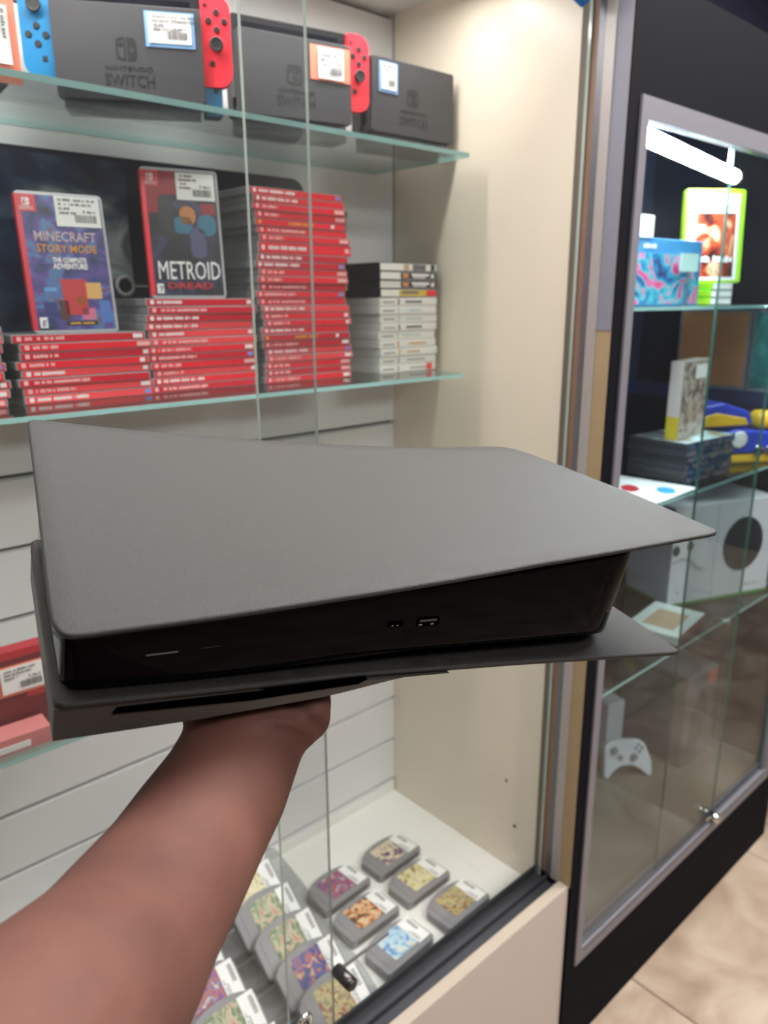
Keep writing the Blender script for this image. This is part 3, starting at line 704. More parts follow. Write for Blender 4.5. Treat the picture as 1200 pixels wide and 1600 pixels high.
bm = B(); box(bm, 1.0796, XR1-.0425, YF-.004, .650, Z(-1.248), Z(-1.224)); box(bm, 1.0796, XR1-.0425, YF-.004, YF, Z(-1.224), Z(-1.216)); box(bm, 1.0796, XR1-.0425, .646, .650, Z(-1.224), Z(-1.205))
obj('bottom_rail', bm, silver, sc)
bx('rail_groove', sc, mat('groove_blue_grey', (70, 76, 90), .5), 1.085, XR1-.047, YF-.0044, YF-.004, Z(-1.2265), Z(-1.2225))
for lab, x0, x1, y0 in (('front sliding glass door of the black showcase, near the white cabinet', 1.0797, 1.640, .6335), ('rear sliding glass door of the black showcase, far half', 1.385, XR1-.043, .6405)):
    tt = thing('glass_door', lab, 'glass door', (0, 0, 0)); pane_part('pane', tt, x0, x1, y0, y0+.005, Z(-1.2235), Z(.2465), case_glass, case_edge)
    if x0 < 1.1:
        bm = B(); cyl(bm, (1.628, y0, Z(-1.20)), (1.628, y0-.022, Z(-1.20)), .0105, n=18); obj('lock_barrel', bm, chrome, tt)
        bx('ratchet_bar', tt, chrome, 1.60, 1.638, y0-.003, y0-.0002, Z(-1.206), Z(-1.194))
ZA, ZB2, ZC = -.0125, -.366, -.7065
for lab, zz in (('top glass shelf of the black showcase with the green game case', ZA), ('middle glass shelf of the black showcase with the printed sheet', ZB2), ('low glass shelf of the black showcase with the white boxes', ZC)):
    pane('glass_shelf', lab, 'glass shelf', 1.0605, XR1-.021, .665, 1.111, Z(zz)-.006, Z(zz), case_glass, shelf_edge, 'z', 'showcase glass shelves')
def clip(x, y, zz):
    bm = B(); cyl(bm, (0, -.012, 0), (0, .02, 0), .0055, n=14); cyl(bm, (0, -.0125, 0), (0, -.016, 0), .0085, n=14); box(bm, -.012, .02, -.006, .016, -.004, -.0005)
    return obj('shelf_clip', bm, chrome, sc, T(x, y, Z(zz)-.007))
for zz in (ZA, ZB2, ZC): clip(1.088, .672, zz)
clip(1.655, .672, ZC); clip(1.655, .672, ZA)
# light tube
t = thing('light_tube', 'bright white light tube hanging in the black showcase', 'light tube', (0, 0, 0))
pa, pb = Vector((1.105, .678, Z(.247))), Vector((1.700, .782, Z(.247)))
bm = B(); cyl(bm, pa, pb, .0135, n=16); obj('tube', bm, mat('tube_white', (255, 255, 250), .5, emit=(240, 250, 255), estr=85), t)
dd = (pb-pa).normalized()
bm = B(); cyl(bm, pb, pb+dd*.018, .0145, n=16); cyl(bm, pa-dd*.014, pa, .0145, n=16); obj('end_cap', bm, white_lam, t)
bm = B()
for i in range(12): bmesh.ops.create_icosphere(bm, subdivisions=1, radius=.0026, matrix=T(*(pb+dd*.012+Vector((0, .012, -.010-.0046*i)))))
obj('bead_chain', bm, chrome, t)
bm = B(); cyl(bm, pa+dd*.05, pa+dd*.05+Vector((0, 0, .162)), .002, n=8); cyl(bm, pb-dd*.05, pb-dd*.05+Vector((0, 0, .162)), .002, n=8); obj('hanger', bm, chrome, t)

# goods in the black showcase ---------------------------------------------
lime = mat('lime_plastic', (170, 226, 40), .35, var=.05); green_glow = mat('green_case', (120, 210, 20), .35)
zA = Z(ZA)
t = thing('game_box', 'blue box with pink and teal picture on the top showcase shelf', 'box', (1.262, .745, zA), math.radians(-4))
bx('body', t, mat('sky_box', (70, 150, 205), .4), 0, .225, 0, .06, 0, .118, .001)
bx('picture', t, art('pink_teal_print', [(.3, (60, 60, 110)), (.4, (40, 130, 190)), (.5, (80, 190, 200)), (.58, (230, 120, 170)), (.68, (220, 40, 120)), (.78, (90, 80, 120))], 24, seed=5), .012, .219, -.0008, 0, .004, .092)
link('fine_print', mark_row(.045, .009, white_print, 6), t, T(.03, -.0009, .1) @ FRONT)
bx('price_tag', t, paper, .015, .055, -.002, -.001, .118, .155)
t = thing('price_card', 'pale mint price card propped against the blue box', 'price card', (1.395, .7235, zA), math.radians(-8)); bx('card', t, mat('mint_card', (190, 226, 220), .6), 0, .054, 0, .0015, .062, .094); bx('prop', t, clear_acrylic, .02, .035, 0, .0015, 0, .062)
t0 = (1.475, .765)
for i, (dx, h) in enumerate(((0, .0145), (.002, .0145), (.009, .0145))):
    t = thing('game_case', 'lime green game case, %s of the small pile below the framed cover' % ('bottom', 'middle', 'topmost')[i], 'game case', (t0[0]+dx*1.2, t0[1]+dx*.3, zA+.015*i), math.radians(-30), 'lime cases')
    bx('shell', t, green_glow, 0, .075, 0, .135, 0, h, .0012); bx('spine_insert', t, lime, .003, .072, -.0005, .0004, .002, h-.002)
for i in range(3):
    t = thing('game_case', 'clear grey game case, %s of the pile under the framed cover' % ('bottom', 'middle', 'topmost')[i], 'game case', (1.580, .790, zA+.015*i), math.radians(-28), 'clear cases in the showcase')
    bx('shell', t, shell_grey, 0, .10, 0, .135, 0, .0145, .0012); bx('spine_insert', t, white_lam, .003, .097, -.0005, .0004, .002, .0125)
t = thing('game_case', 'standing lime-edged game case with white cover and red picture', 'game case', M=T(1.606, .828, zA+.0455) @ rz(-34) @ Matrix.Rotation(math.radians(-4), 4, 'X'))
bm = B(); prism(bm, rrect(0, .136, 0, .190, .007, 4), 0, .014, 'y'); bevel(bm, .001, 1); obj('shell', bm, lime, t)
bx('cover_insert', t, paper, .006, .124, -.0006, .0004, .006, .180)
bx('picture', t, art('ember_print', [(.3, (40, 24, 24)), (.42, (120, 40, 30)), (.52, (200, 80, 40)), (.6, (226, 200, 160)), (.72, (90, 50, 40))], 18, seed=7), .026, .116, -.0010, -.0006, .012, .142)
link('fine_print', mark_row(.086, .014, white_print, 8), t, T(.028, -.0012, .042) @ FRONT); link('fine_print', mark_row(.045, .005, ink, 9), t, T(.026, -.0008, .148) @ FRONT)
sticker(t, T(.074, -.0010, .146) @ FRONT, .048, .030, ['~.6', '~.4'], None)
t = thing('steel_post', 'thin bright steel post on the top showcase shelf behind the blue box', 'post', (1.50, .95, zA)); bm = B(); cyl(bm, (0, 0, .004), (0, 0, .30), .008, n=12); obj('pole', bm, chrome, t); bm = B(); cyl(bm, (0, 0, 0), (0, 0, .004), .03, n=18); obj('base', bm, chrome, t)
# middle shelf
zB = Z(ZB2)
t = thing('printed_sheet', 'white printed sheet with red and blue ovals on the middle showcase shelf', 'sheet')
bm = B(); prism(bm, [(1.302, .770), (1.282, .668), (1.300, .667), (1.455, .672), (1.440, .848)], zB+.0003, zB+.0012); obj('paper', bm, paper, t)
def oval(p, cx, cy, a, b, m_, zt, rot=0):
    bm = B(); prism(bm, [(cx+a*math.cos(q)*math.cos(rot)-b*math.sin(q)*math.sin(rot), cy+a*math.cos(q)*math.sin(rot)+b*math.sin(q)*math.cos(rot)) for q in [i*math.pi/10 for i in range(20)]], zt, zt+.0003); obj('oval_print', bm, m_, p)
oval(t, 1.352, .763, .030, .018, mat('oval_red', (190, 50, 60), .5), zB+.0013, .6); oval(t, 1.388, .705, .028, .018, mat('oval_blue', (70, 170, 215), .5), zB+.0013, .6)
for i in range(6):
    t = thing('game_case', 'dark game case, %s in the showcase stack under the yellow-edged box' % ordl(i, 6), 'game case', (1.462+rnd.uniform(-.003, .003), .706, zB+.014*i), math.radians(-3+rnd.uniform(-1, 1)), 'dark cases in the showcase')
    bx('shell', t, mat('grey_black_plastic', (66, 68, 74), .3), 0, .19, 0, .135, 0, .0137, .0012)
    bx('spine_insert', t, art('mixed_spine_%d' % i, [(.35, (20, 40, 70)), (.5, (50, 90, 130)), (.6, (150, 130, 120)), (.7, (40, 30, 60))], 30, seed=i*3.1), .003, .187, -.0005, .0004, .0012, .0125)
    if i == 5: bx('cover_insert', t, art('pale_cover', [(.35, (150, 120, 90)), (.5, (190, 220, 225)), (.65, (230, 235, 235)), (.75, (200, 150, 140))], 12, seed=4), .004, .186, .004, .131, .0137, .0142)
zk = zB+.014*6
t = thing('game_box', 'upright slim box with cream and yellow spine on the dark case stack', 'box', (1.480, .738, zk+.0006), math.radians(4))
bx('body', t, mat('grey_print_box', (170, 160, 150), .4, var=.25, scale=40), 0, .13, 0, .028, 0, .160, .0008)
bx('spine', t, mat('cream_spine', (236, 220, 214), .4), -.0006, 0, .001, .027, .048, .159); bx('spine_band', t, mat('yellow_band', (236, 206, 60), .4), -.0006, 0, .001, .027, .001, .048)
bx('cover_insert', t, art('muted_cover', [(.35, (90, 80, 90)), (.5, (170, 150, 130)), (.6, (200, 195, 190)), (.7, (150, 70, 80))], 30, seed=6), .003, .126, -.0006, 0, .003, .156); bx('price_tag', t, paper, .060, .115, -.0011, -.0006, .122, .150)
# blue and yellow toy
t = thing('toy', 'blue and yellow rounded toy with yellow knob on the middle showcase shelf', 'toy', (1.690, .752, zB+.0002), math.radians(-30))
toy_blue = mat('toy_blue', (44, 70, 200), .3); toy_yel = mat('toy_yellow', (246, 196, 40), .35)
def wedge(nm, m_, x0, x1, y0, y1, prof, par=t):
    bm = B(); prism(bm, prof, y0, y1, 'y'); bevel(bm, .006, 3); return obj(nm, bm, m_, par, smooth=False)
wedge('lower_shell', toy_blue, 0, 0, 0, .12, [(0, .022), (.16, .022), (.17, .045), (.14, .072), (.05, .080), (0, .060)])
wedge('lower_band', toy_yel, 0, 0, .002, .118, [(-.004, .0), (.165, .0), (.168, .0215), (-.004, .0215)])
wedge('upper_shell', toy_blue, 0, 0, .01, .11, [(-.06, .0825), (.02, .0815), (.10, .086), (.09, .118), (.02, .140), (-.05, .130)])
wedge('upper_band', toy_yel, 0, 0, .004, .0095, [(-.03, .086), (.085, .088), (.075, .104), (.0, .118), (-.04, .108)])
bm = B(); lathe(bm, [(.022, 0), (.026, .008), (.026, .03), (.018, .038)], 18, T(.135, .03, .078)); obj('knob', bm, toy_yel, t)
bm = B(); lathe(bm, [(.020, 0), (.020, .03), (.014, .036)], 18, T(.20, .04, .060)); obj('knob', bm, toy_yel, t)
bm = B(); lathe(bm, [(.020, 0), (.020, .0015), (.016, .003)], 20, T(.060, -.0005, .056) @ FRONT); dsc = obj('white_disc', bm, paper, t)
for x in (.115, .145):
    bm = B(); lathe(bm, [(.013, 0), (.013, .003), (.009, .004), (.007, .002)], 18, T(x, -.0005, .030) @ FRONT); obj('silver_ring', bm, chrome, t)
# boxes along the far side wall, standing on a long navy box
t = thing('box', 'long dark navy box along the far showcase wall', 'box', (1.885, .70, zB)); bx('body', t, mat('navy_card', (24, 28, 38), .5), 0, .078, 0, .40, 0, .118, .001); bx('rim', t, mat('navy_blue_rim', (30, 44, 90), .5), -.0008, .078, 0, .40, .118, .150)
for lab, y0, y1, cm, am in (('orange box with warm red picture beside the teal box', .788, .965, 'orange', [(.3, (190, 50, 36)), (.45, (236, 92, 40)), (.58, (246, 130, 50)), (.7, (240, 190, 84)), (.8, (206, 50, 46))]),
                            ('teal box with green picture beside the orange box', .672, .783, 'teal', [(.3, (16, 90, 90)), (.5, (30, 130, 124)), (.65, (90, 170, 165)), (.8, (150, 190, 180))])):
    t = thing('game_box', lab, 'box', (1.890, 0, zB+.1505))
    bx('body', t, mat(cm+'_frame', (150, 150, 158), .4), 0, .07, y0, y1, 0, .19, .001); bx('picture', t, art(cm+'_print', am, 9, seed=len(cm)), -.0008, 0, y0+.006, y1-.006, .008, .184)
# low shelf: white box and game case
zC = Z(ZC)
t = thing('console_box', 'white console box with controller picture and black disc on the low shelf', 'box', (1.614, .790, zC), math.radians(-21))
bxw = mat('white_box_card', (216, 218, 228), .5, var=.02)
bx('body', t, bxw, 0, .31, 0, .15, .007, .245, .001); bx('green_base', t, mat('green_strip', (60, 130, 50), .5), -.001, .311, -.001, .151, 0, .0068)
bx('panel_joint', t, mat('joint_grey', (170, 172, 182), .5), .128, .1295, -.0006, 0, .008, .244)
bm = B(); prism(bm, [(.215+.062*math.cos(q), .135+.068*math.sin(q)) for q in [i*math.pi/16 for i in range(32)]], -.0010, 0, 'y'); obj('black_disc', bm, mat('disc_black', (34, 38, 46), .4), t)
bm = B(); prism(bm, [(.030+.022*math.cos(q), .150+.030*math.sin(q)) for q in [i*math.pi/12 for i in range(24)]], -.0008, 0, 'x', M=T(-.0002, .04, .03)); obj('side_disc', bm, mat('disc_grey', (86, 82, 86), .4), t)
g_sh = mat('controller_shade', (186, 188, 200), .5)
bm = B(); prism(bm, [(.006, .115), (.030, .122), (.055, .118), (.078, .098), (.096, .090), (.106, .105), (.104, .15), (.092, .195), (.07, .205), (.03, .2), (.006, .205)], -.0009, 0, 'y'); cp = obj('controller_picture', bm, mat('controller_white', (226, 228, 236), .4), t)
bm = B(); prism(bm, [(.006, .108), (.030, .115), (.052, .111), (.075, .090), (.094, .082), (.097, .0885), (.078, .0965), (.055, .117), (.030, .121), (.006, .114)], -.00095, 0, 'y'); obj('controller_shadow', bm, g_sh, cp)
for cx, cz, rr in ((.012, .140, .013), (.052, .148, .012), (.078, .185, .005), (.088, .176, .005), (.068, .175, .005), (.078, .166, .005), (.04, .18, .006)):
    bm = B(); prism(bm, [(cx+rr*.8*math.cos(q), cz+rr*math.sin(q)) for q in [i*math.pi/8 for i in range(16)]], -.0013, -.0009, 'y'); obj('button_print', bm, mat('button_dark', (66, 70, 80), .4), cp)
link('fine_print', mark_row(.05, .008, g_sh, 3), t, T(.235, -.0008, .025) @ FRONT); link('fine_print', mark_row(.012, .01, ink, 2), t, T(.018, -.0008, .030) @ FRONT)
t = thing('game_case', 'white game case with tan picture lying on the low showcase shelf', 'game case', (1.436, .672, zC), math.radians(7))
bx('shell', t, mat('white_pale_case', (222, 232, 228), .3), 0, .170, 0, .115, 0, .020, .0015); bx('picture', t, art('tan_print', [(.35, (90, 60, 60)), (.5, (196, 150, 90)), (.65, (220, 190, 130)), (.8, (230, 230, 225))], 20, seed=8), .03, .13, .02, .09, .02, .0204)
bx('spine_insert', t, mat('maroon_spine', (120, 50, 56), .4), .004, .166, -.0006, 0, .002, .018)
t = thing('game_case', 'lime green case lying at the left of the low showcase shelf', 'game case', (1.27, .80, zC), math.radians(12)); bx('shell', t, green_glow, 0, .13, 0, .18, 0, .014, .001); bx('cover_insert', t, mat('dark_green_print', (50, 70, 40), .4), .006, .124, .006, .174, .014, .0145)
# deck goods
zE = Z(-1.235)
t = thing('console_box', 'tall grey box with orange tag on the showcase deck', 'box', (1.80, .800, zE), math.radians(-6))
bx('body', t, mat('slate_box', (96, 98, 110), .5, var=.1), 0, .14, 0, .20, 0, .262, .001); bx('lid', t, mat('slate_lid', (132, 134, 146), .5), -.001, .141, -.001, .201, .262, .272)
bm = B(); prism(bm, [(.03, .06), (.06, .04), (.1, .07), (.11, .16), (.075, .225), (.04, .17)], -.0008, 0, 'y'); obj('dark_picture', bm, mat('dark_picture', (40, 42, 50), .4), t)
bx('orange_tag', t, mat('orange_tag', (226, 108, 84), .5), .095, .138, -.0012, -.0002, .225, .262); bx('yellow_tag', t, mat('yellow_tag', (190, 170, 60), .5), -.0014, -.0002, .165, .199, .225, .262)
t = thing('game_console', 'white upright console standing on the showcase deck', 'game console', (1.68, .955, zE), math.radians(-15)); bx('body', t, bxw, 0, .060, 0, .15, .004, .175, .004); bx('foot', t, dark_rubber, .008, .052, .01, .14, 0, .004); bm = B(); cyl(bm, (-.0006, .075, .11), (0, .075, .11), .045, n=24); obj('vent_disc', bm, mat('vent_grey', (150, 150, 158), .4), t)
t = thing('game_controller', 'white game controller leaning beside the upright white console', 'game controller', M=T(1.60, .905, zE+.004) @ rz(-35) @ Matrix.Rotation(math.radians(-28), 4, 'X'))
bm = B(); prism(bm, [(0, .002), (.014, -.001), (.030, .030), (.05, .040), (.085, .040), (.105, .030), (.121, -.001), (.135, .002), (.14, .04), (.128, .085), (.112, .098), (.09, .10), (.05, .10), (.028, .098), (.012, .085)], 0, .032, 'y'); bevel(bm, .007, 3); obj('body', bm, bxw, t)
for cx, cz in ((.036, .074), (.088, .054)):
    bm = B(); lathe(bm, [(.007, 0), (.007, .006), (.0095, .009), (.008, .010)], 16, T(cx, 0, cz) @ FRONT); obj('thumbstick', bm, mat('stick_grey', (120, 122, 130), .5), t)
for cx, cz in ((.107, .084), (.098, .075), (.116, .075), (.107, .066)):
    bm = B(); lathe(bm, [(.004, 0), (.004, .002), (.003, .003)], 12, T(cx, 0, cz) @ FRONT); obj('button', bm, mat('stick_grey', (120, 122, 130), .5), t)
bm = B(); box(bm, .042, .060, -.002, 0, .051, .057); box(bm, .048, .054, -.0021, 0, .045, .063); obj('direction_pad', bm, mat('stick_grey', (120, 122, 130), .5), t)
bx('base_rail', sc, mat('pale_rail', (150, 150, 150), .35, .3), XR1-.026, XR1-.0202, .665, 1.111, Z(-1.235), Z(-1.205))

# ------------------------------------------------------------------ the held console
CO = Vector((.0938, .3005, -.1117+EYE))
CU, CV, CW = Vector((.959, -.2548, -.1239)).normalized(), Vector((.2752, .9417, .1935)).normalized(), Vector((.0674, -.2197, .9732)).normalized()
CM = Matrix((CU, CV, CW)).transposed().to_4x4(); CM.translation = CO
def clamp01(s): return min(1, max(0, s))
def wtop(u, v):
    s = u/.39; t = v/.205
    return (-.0212*(1-s)+.0158*s)*(1-t)+(-.0007*s)*t-.005*math.sin(math.pi*clamp01(s))
def wbot(u, v):
    s = u/.39; t = v/.205
    return (-.0569*(1-s)-.0715*s)*(1-t)+(-.0768*(1-s)-.075*s)*t
def interp(x, pts):
    if x <= pts[0][0]: return pts[0][1]
    for (a, p), (b, q) in zip(pts, pts[1:]):
        if x <= b: return p+(q-p)*(x-a)/(b-a)
    return pts[-1][1]
def densify(pts, step=.006):
    out = []
    for a, b in zip(pts, pts[1:]+pts[:1]):
        a = Vector(a); b = Vector(b); n = max(1, int((b-a).length/step))
        out += [a.lerp(b, k/n) for k in range(n)]
    return out
def inset(pts, d):
    out = []; n = len(pts)
    for i in range(n):
        t = (pts[(i+1) % n]-pts[i-1]).normalized(); out.append(pts[i]+Vector((-t.y, t.x))*d)
    return out
def sheet(bm, outline, fn, th, rim=.0014, step=.010, mi=0):
    """curved plate: outline (ccw) in (u,v), surface height fn, thickness th, rounded rim"""
    o = densify([Vector(p) for p in outline])
    area = sum(o[i].x*o[(i+1) % len(o)].y-o[(i+1) % len(o)].x*o[i].y for i in range(len(o)))
    if area < 0: o = o[::-1]
    i1 = inset(o, rim*.35); i2 = inset(o, rim)
    us = [p.x for p in i2]; vs = [p.y for p in i2]
    pts = list(i2); n = len(i2)
    def inside(p):
        c = False
        for k in range(n):
            a, b = i2[k], i2[(k+1) % n]
            if (a.y > p.y) != (b.y > p.y) and p.x < (b.x-a.x)*(p.y-a.y)/(b.y-a.y)+a.x: c = not c
        return c
    def far(p): return all((p-q).length > step*.5 for q in i2)
    x = min(us)
    while x < max(us):
        y = min(vs)
        while y < max(vs):
            p = Vector((x, y))
            if inside(p) and far(p): pts.append(p)
            y += step
        x += step
    V2, _, F, *_r = mgeo.delaunay_2d_cdt(pts, [], [list(range(n))], 1, 1e-6)
    def face(side):
        vs_ = [bm.verts.new((p.x, p.y, fn(p.x, p.y)-(th if side else 0))) for p in V2]
        for f in F:
            q = [vs_[k] for k in f]
            fc = bm.faces.new(q if not side else q[::-1]); fc.smooth = True; fc.material_index = mi
        return vs_[:n]
    def ring(pp, dz): return [bm.verts.new((p.x, p.y, fn(p.x, p.y)+dz)) for p in pp]
    top = face(0); bot = face(1)
    rings = [top, ring(i1, -rim*.3), ring(o, -rim), ring(o, -th+rim*.5), bot]
    for a, b in zip(rings, rings[1:]):
        for k in range(n):
            fc = bm.faces.new((a[k], b[k], b[(k+1) % n], a[(k+1) % n])); fc.smooth = True; fc.material_index = mi
ps = thing('game_console', 'large black game console with curved matt side plates held up on a hand', 'game console', M=CM)
plate_m = mat('matt_black_plate', (31, 30, 28), .44, var=.10, scale=80, bump=.6, bscale=1900, spec=.45)
gloss = mat('gloss_black_body', (4, 4, 7), .05, var=.0, spec=.07)
top_out = [(.006, -.0018), (.0124, -.0020), (.067, -.0009), (.117, .0010), (.1672, .0024), (.2556, .0050), (.3466, .0036), (.3831, .0032), (.3888, .0036), (.3922, .0058), (.3937, .0095),
           (.3908, .0732), (.3807, .147), (.3745, .180), (.372, .1863), (.368, .196), (.3600, .2020), (.3449, .2033), (.3042, .2005), (.2584, .2008), (.1605, .2050), (.0792, .2070), (.0123, .2112), (.002, .2112),
           (-.001, .2090), (-.0015, .2037), (-.0015, .1247), (-.0017, .0682), (-.0018, .0271), (-.0015, .0098), (.0004, .0030), (.0028, -.0004)]
bm = B(); sheet(bm, top_out, wtop, .0032); obj('top_plate', bm, plate_m, ps)
bot_out = [(.004, -.001), (.0721, .0005), (.1496, .0030), (.2511, .0014), (.3526, -.0024), (.385, -.0034), (.3906, -.0026), (.3916, .0020), (.3913, .0109), (.388, .0394), (.378, .13), (.362, .196), (.35, .2), (.02, .2), (.006, .1985), (.001, .192), (.0, .18), (-.0004, .0862), (-.0004, .006), (.001, .001)]
bm = B(); sheet(bm, bot_out, wbot, .0034); obj('bottom_plate', bm, plate_m, ps)
# glossy centre body between the plates
blow = [(.003, -.0540), (.010, -.0572), (.0613, -.0584), (.10, -.0570), (.1491, -.0540), (.2082, -.0553), (.3009, -.0572), (.3276, -.0579), (.338, -.0560), (.3452, -.0495)]
bo = [(.0028, .016), (.0036, .011), (.0068, .0082)]
bo += [(x, .008) for x in [.012+.0155*i for i in range(20)]]
bo += [(.3135+.0315*math.sin(a), .0395-.0315*math.cos(a)) for a in [math.radians(6*i) for i in range(1, 16)]]
bo += [(.345, .07), (.343, .12), (.338, .175), (.330, .186), (.25, .188), (.15, .188), (.05, .188), (.010, .187), (.004, .180), (.0028, .10)]
bm = B()
lo, mid, hi, top_ = [], [], [], []
for (x, y) in bo:
    d = max(0, y-.008)
    wl = max(interp(x, blow), wbot(x, y)+.0003) if d < .03 else wbot(x, y)+.0004
    if d < .03: wl = interp(x, blow)*(1-d/.03)+(wbot(x, y)+.0004)*(d/.03)
    wh = wtop(x, y)-.0036
    lo.append(bm.verts.new((x, y, wl+.0000))); mid.append(bm.verts.new((x, y, wl+.003))); hi.append(bm.verts.new((x, y, wh-.004))); top_.append(bm.verts.new((x+(0 if x < .3 else -.001), y+.001, wh)))
n = len(bo)
for a, b in ((lo, mid), (mid, hi), (hi, top_)):
    for k in range(n):
        f = bm.faces.new((a[k], a[(k+1) % n], b[(k+1) % n], b[k])); f.smooth = True
bm.faces.new(lo[::-1])
cin = [Vector((v.co.x, v.co.y)) for v in top_]; cen = Vector((.17, .10))
prev = top_
for k_ in range(1, 9):
    cur = [bm.verts.new((*(q := p.lerp(cen, k_/9)), wtop(q.x, q.y)-.0042)) for p in cin]
    for k in range(n): bm.faces.new((prev[k], prev[(k+1) % n], cur[(k+1) % n], cur[k]))
    prev = cur
bm.faces.new(prev)
obj('centre_body', bm, gloss, ps)
# ports and buttons on the glossy front
port_m = mat('port_black', (1, 1, 1), .6, spec=0.); pin_m = mat('port_metal', (150, 152, 156), .25, 1.)
def fbox(name, pts, v0, v1, m_, par=ps):
    bm = B(); prism(bm, pts, v0, v1, 'y'); return obj(name, bm, m_, par)
def slot(name, u0, u1, w0, w1, tilt):
    pts = [(a, b+(a-u0)*tilt) for a, b in rrect(u0, u1, w0, w1, min(.0012, (w1-w0)*.45), 3)]
    p = fbox(name, pts, .0074, .0081, port_m)
    return p
pu = slot('usb_port', .1808, .1950, -.0394, -.0340, .0); fbox('port_tongue', [(.1822, -.0362), (.1932, -.0362), (.1932, -.0350), (.1822, -.0350)], .0071, .0074, mat('port_grey', (58, 58, 62), .4), pu)
for x in (.1820, .1895): fbox('port_pin', [(x, -.0384), (x+.0022, -.0384), (x+.0022, -.0376), (x, -.0376)], .0071, .0074, pin_m, pu)
pc = slot('usb_port', .1628, .1724, -.0378, -.0349, .0)
for x in (.1650, .1680): fbox('port_pin', [(x, -.0373), (x+.0012, -.0373), (x+.0012, -.0368), (x, -.0368)], .0071, .0074, pin_m, pc)
btn = mat('button_edge', (120, 122, 128), .2, .6)
fbox('power_button', [(.0387, -.0419), (.0531, -.0414), (.0531, -.0410), (.0387, -.0415)], .0075, .0081, btn)
fbox('eject_button', [(.0641, -.0408), (.0732, -.0403), (.0732, -.0401), (.0641, -.0406)], .0077, .0081, mat('button_edge_dark', (50, 52, 58), .3, .5))
# disc drive bulge under the left of the bottom plate
bulge = [(0, -.0790), (.0613, -.0780), (.1328, -.0742), (.165, -.0695), (.18, -.0672), (.206, -.0660)]
def wblg(u, v): return interp(u, bulge)-.0878*v
bm = B(); us = [-.0002, .003]+[.010+.0098*i for i in range(21)]; vs = [.0006, .003]+[.012+.0178*j for j in range(10)]
gt = [[bm.verts.new((u, v, wbot(u, v)-.0033)) for v in vs] for u in us]
gb = [[bm.verts.new((u, v, min(wblg(u, v)+(.0012 if j == 0 or i == 0 else 0), wbot(u, v)-.0034))) for j, v in enumerate(vs)] for i, u in enumerate(us)]
for g_, fl in ((gt, 0), (gb, 1)):
    for i in range(len(us)-1):
        for j in range(len(vs)-1):
            q = (g_[i][j], g_[i+1][j], g_[i+1][j+1], g_[i][j+1]); f = bm.faces.new(q[::-1] if fl else q); f.smooth = (fl == 1)
for i in range(len(us)-1):
    for j, fl in ((0, 0), (len(vs)-1, 1)):
        q = (gt[i][j], gb[i][j], gb[i+1][j], gt[i+1][j]); bm.faces.new(q[::-1] if fl else q)
for j in range(len(vs)-1):
    for i, fl in ((0, 1), (len(us)-1, 0)):
        q = (gt[i][j], gb[i][j], gb[i][j+1], gt[i][j+1]); bm.faces.new(q[::-1] if fl else q)
bl = obj('disc_drive', bm, mat('drive_black', (58, 55, 52), .4, var=.06, scale=40, bump=.15, bscale=1200), ps)
fbox('disc_slot', [(.0244, -.0662), (.0262, -.0632), (.09, -.0638), (.153, -.0644), (.148, -.0668), (.09, -.0686)], -.0004, .0030, port_m, bl)

# ------------------------------------------------------------------ arm and hand
def skin_mat():
    m = bpy.data.materials.new('skin'); m.use_nodes = True; nt = m.node_tree; b = nt.nodes['Principled BSDF']
    tc = nt.nodes.new('ShaderNodeTexCoord'); nz = nt.nodes.new('ShaderNodeTexNoise'); nz.inputs['Scale'].default_value = 18; nz.inputs['Detail'].default_value = 5
    rp = nt.nodes.new('ShaderNodeValToRGB'); E = rp.color_ramp.elements
    E[0].position = .35; E[0].color = lin((80, 50, 43))+(1,); E[1].position = .68; E[1].color = lin((97, 63, 54))+(1,)
    nt.links.new(tc.outputs['Object'], nz.inputs['Vector']); nt.links.new(nz.outputs['Fac'], rp.inputs['Fac']); nt.links.new(rp.outputs['Color'], b.inputs['Base Color'])
    b.inputs['Roughness'].default_value = .7; b.inputs['Specular IOR Level'].default_value = .25; b.inputs['Subsurface Weight'].default_value = .12; b.inputs['Subsurface Radius'].default_value = (.01, .004, .002); b.inputs['Subsurface Scale'].default_value = .5
    n2 = nt.nodes.new('ShaderNodeTexNoise'); n2.inputs['Scale'].default_value = 700; bp = nt.nodes.new('ShaderNodeBump'); bp.inputs['Strength'].default_value = .25; bp.inputs['Distance'].default_value = .0006
    nt.links.new(tc.outputs['Object'], n2.inputs['Vector']); nt.links.new(n2.outputs['Fac'], bp.inputs['Height']); nt.links.new(bp.outputs['Normal'], b.inputs['Normal'])
    return m
skin = skin_mat()
def tube(bm, pts, wide, n=20):
    """closed tube: pts = (centre, half width, half thickness); wide = direction of the broad side"""
    rings = []
    P = [Vector(p[0]) for p in pts]
    for i, (c, a, b) in enumerate(pts):
        t = (P[min(i+1, len(P)-1)]-P[max(i-1, 0)]).normalized()
        x = (Vector(wide)-t*Vector(wide).dot(t)).normalized(); y = t.cross(x)
        rings.append([bm.verts.new(P[i]+x*a*math.cos(2*math.pi*k/n)+y*b*math.sin(2*math.pi*k/n)) for k in range(n)])
    for a, b in zip(rings, rings[1:]):
        for k in range(n): bm.faces.new((a[k], a[(k+1) % n], b[(k+1) % n], b[k]))
    bm.faces.new(rings[0][::-1]); bm.faces.new(rings[-1])
def px(x, y, d):          # point seen at an angle from the eye, d metres deep: arm joints measured from the photograph
    return Vector((0, 0, EYE))+(r2*((x-600)/1182)-u2*((y-800)/1182)+fw)*d
def ploc(u, v, w): return CM @ Vector((u, v, w))
bm = B()
wide = r2*.86-u2*.51
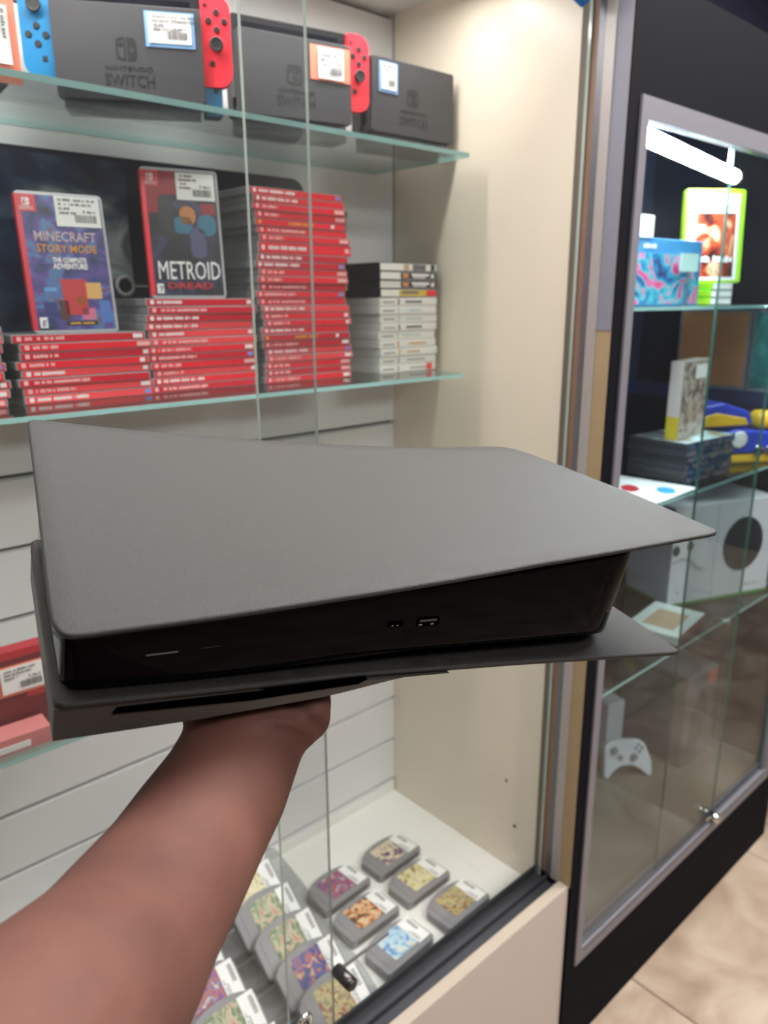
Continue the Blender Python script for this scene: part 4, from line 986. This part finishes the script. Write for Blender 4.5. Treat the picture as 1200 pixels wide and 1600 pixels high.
arm = [((415, 1082), .412, .0325, .018), ((397, 1120), .409, .0325, .022), ((386, 1152), .405, .0315, .024), ((352, 1227), .380, .0326, .026), ((312, 1291), .360, .0337, .028), ((271, 1360), .336, .0343, .030),
       ((222, 1431), .312, .0357, .032), ((177, 1502), .288, .0371, .034), ((127, 1565), .266, .0393, .036), ((65, 1640), .245, .0418, .038), ((-40, 1760), .222, .045, .041)]
arm = [(px(x, y, d), a, b) for (x, y), d, a, b in arm]
dirn = (arm[-1][0]-arm[-3][0]).normalized()
arm += [(arm[-1][0]+dirn*.045, .045, .042), (arm[-1][0]+dirn*.075, .041, .040), (arm[-1][0]+dirn*.095, .030, .030), (arm[-1][0]+dirn*.103, .014, .014)]
tube(bm, arm, wide, 24)
def under(u, v, t): return ploc(u, v, wblg(u, v)-t)
# palm, flat under the drive housing
ux = (CM.to_3x3() @ Vector((1, 0, 0)))
tube(bm, [(under(.098, .005, .026), .033, .019), (under(.100, .020, .021), .036, .017), (under(.103, .045, .0165), .040, .0150), (under(.107, .075, .0145), .041, .0135), (under(.109, .098, .0130), .039, .0115), (under(.110, .106, .0125), .034, .009)], ux, 24)
tube(bm, [(under(.128, .004, .022), .010, .013), (under(.131, .020, .0175), .014, .016), (under(.133, .045, .0150), .013, .0145), (under(.134, .075, .0125), .008, .011)], ux, 16)   # heel of the hand
tube(bm, [(under(.086, .012, .024), .012, .013), (under(.079, .038, .0185), .014, .0145), (under(.072, .060, .0155), .012, .012)], ux, 16)                                      # ball of the thumb
for u0, L, sp in ((.077, .070, -.010), (.099, .080, -.003), (.121, .075, .004), (.141, .058, .011)):
    v0 = .096
    tube(bm, [(under(u0, v0, .0120), .0098, .0095), (under(u0+sp*.3, v0+L*.38, .0098), .0092, .0088), (under(u0+sp*.55, v0+L*.50, .0104), .0094, .0090), (under(u0+sp*.8, v0+L*.78, .0088), .0082, .0078), (under(u0+sp, v0+L*.96, .0082), .0068, .0064), (under(u0+sp, v0+L, .0082), .0040, .0038)], ux, 14)
tube(bm, [(under(.068, .045, .0160), .012, .012), (under(.050, .066, .0135), .0110, .0105), (under(.037, .086, .0118), .0104, .0098), (under(.030, .104, .0100), .0090, .0080), (under(.027, .112, .0095), .0055, .0050)], ux, 14)
me = mesh(bm, skin, 'arm')
o = link('person', me)
md = o.modifiers.new('r', 'REMESH'); md.mode = 'VOXEL'; md.voxel_size = .0022
md = o.modifiers.new('s', 'SMOOTH'); md.factor = .5; md.iterations = 10
bpy.context.view_layer.update()
me2 = bpy.data.meshes.new_from_object(o.evaluated_get(bpy.context.evaluated_depsgraph_get()))
o.modifiers.clear(); o.data = me2; me2.name = 'arm'
for p in me2.polygons: p.use_smooth = True
if not me2.materials: me2.materials.append(skin)
tag(o, 'bare left forearm reaching up from the lower left, open palm under the black console', 'person')
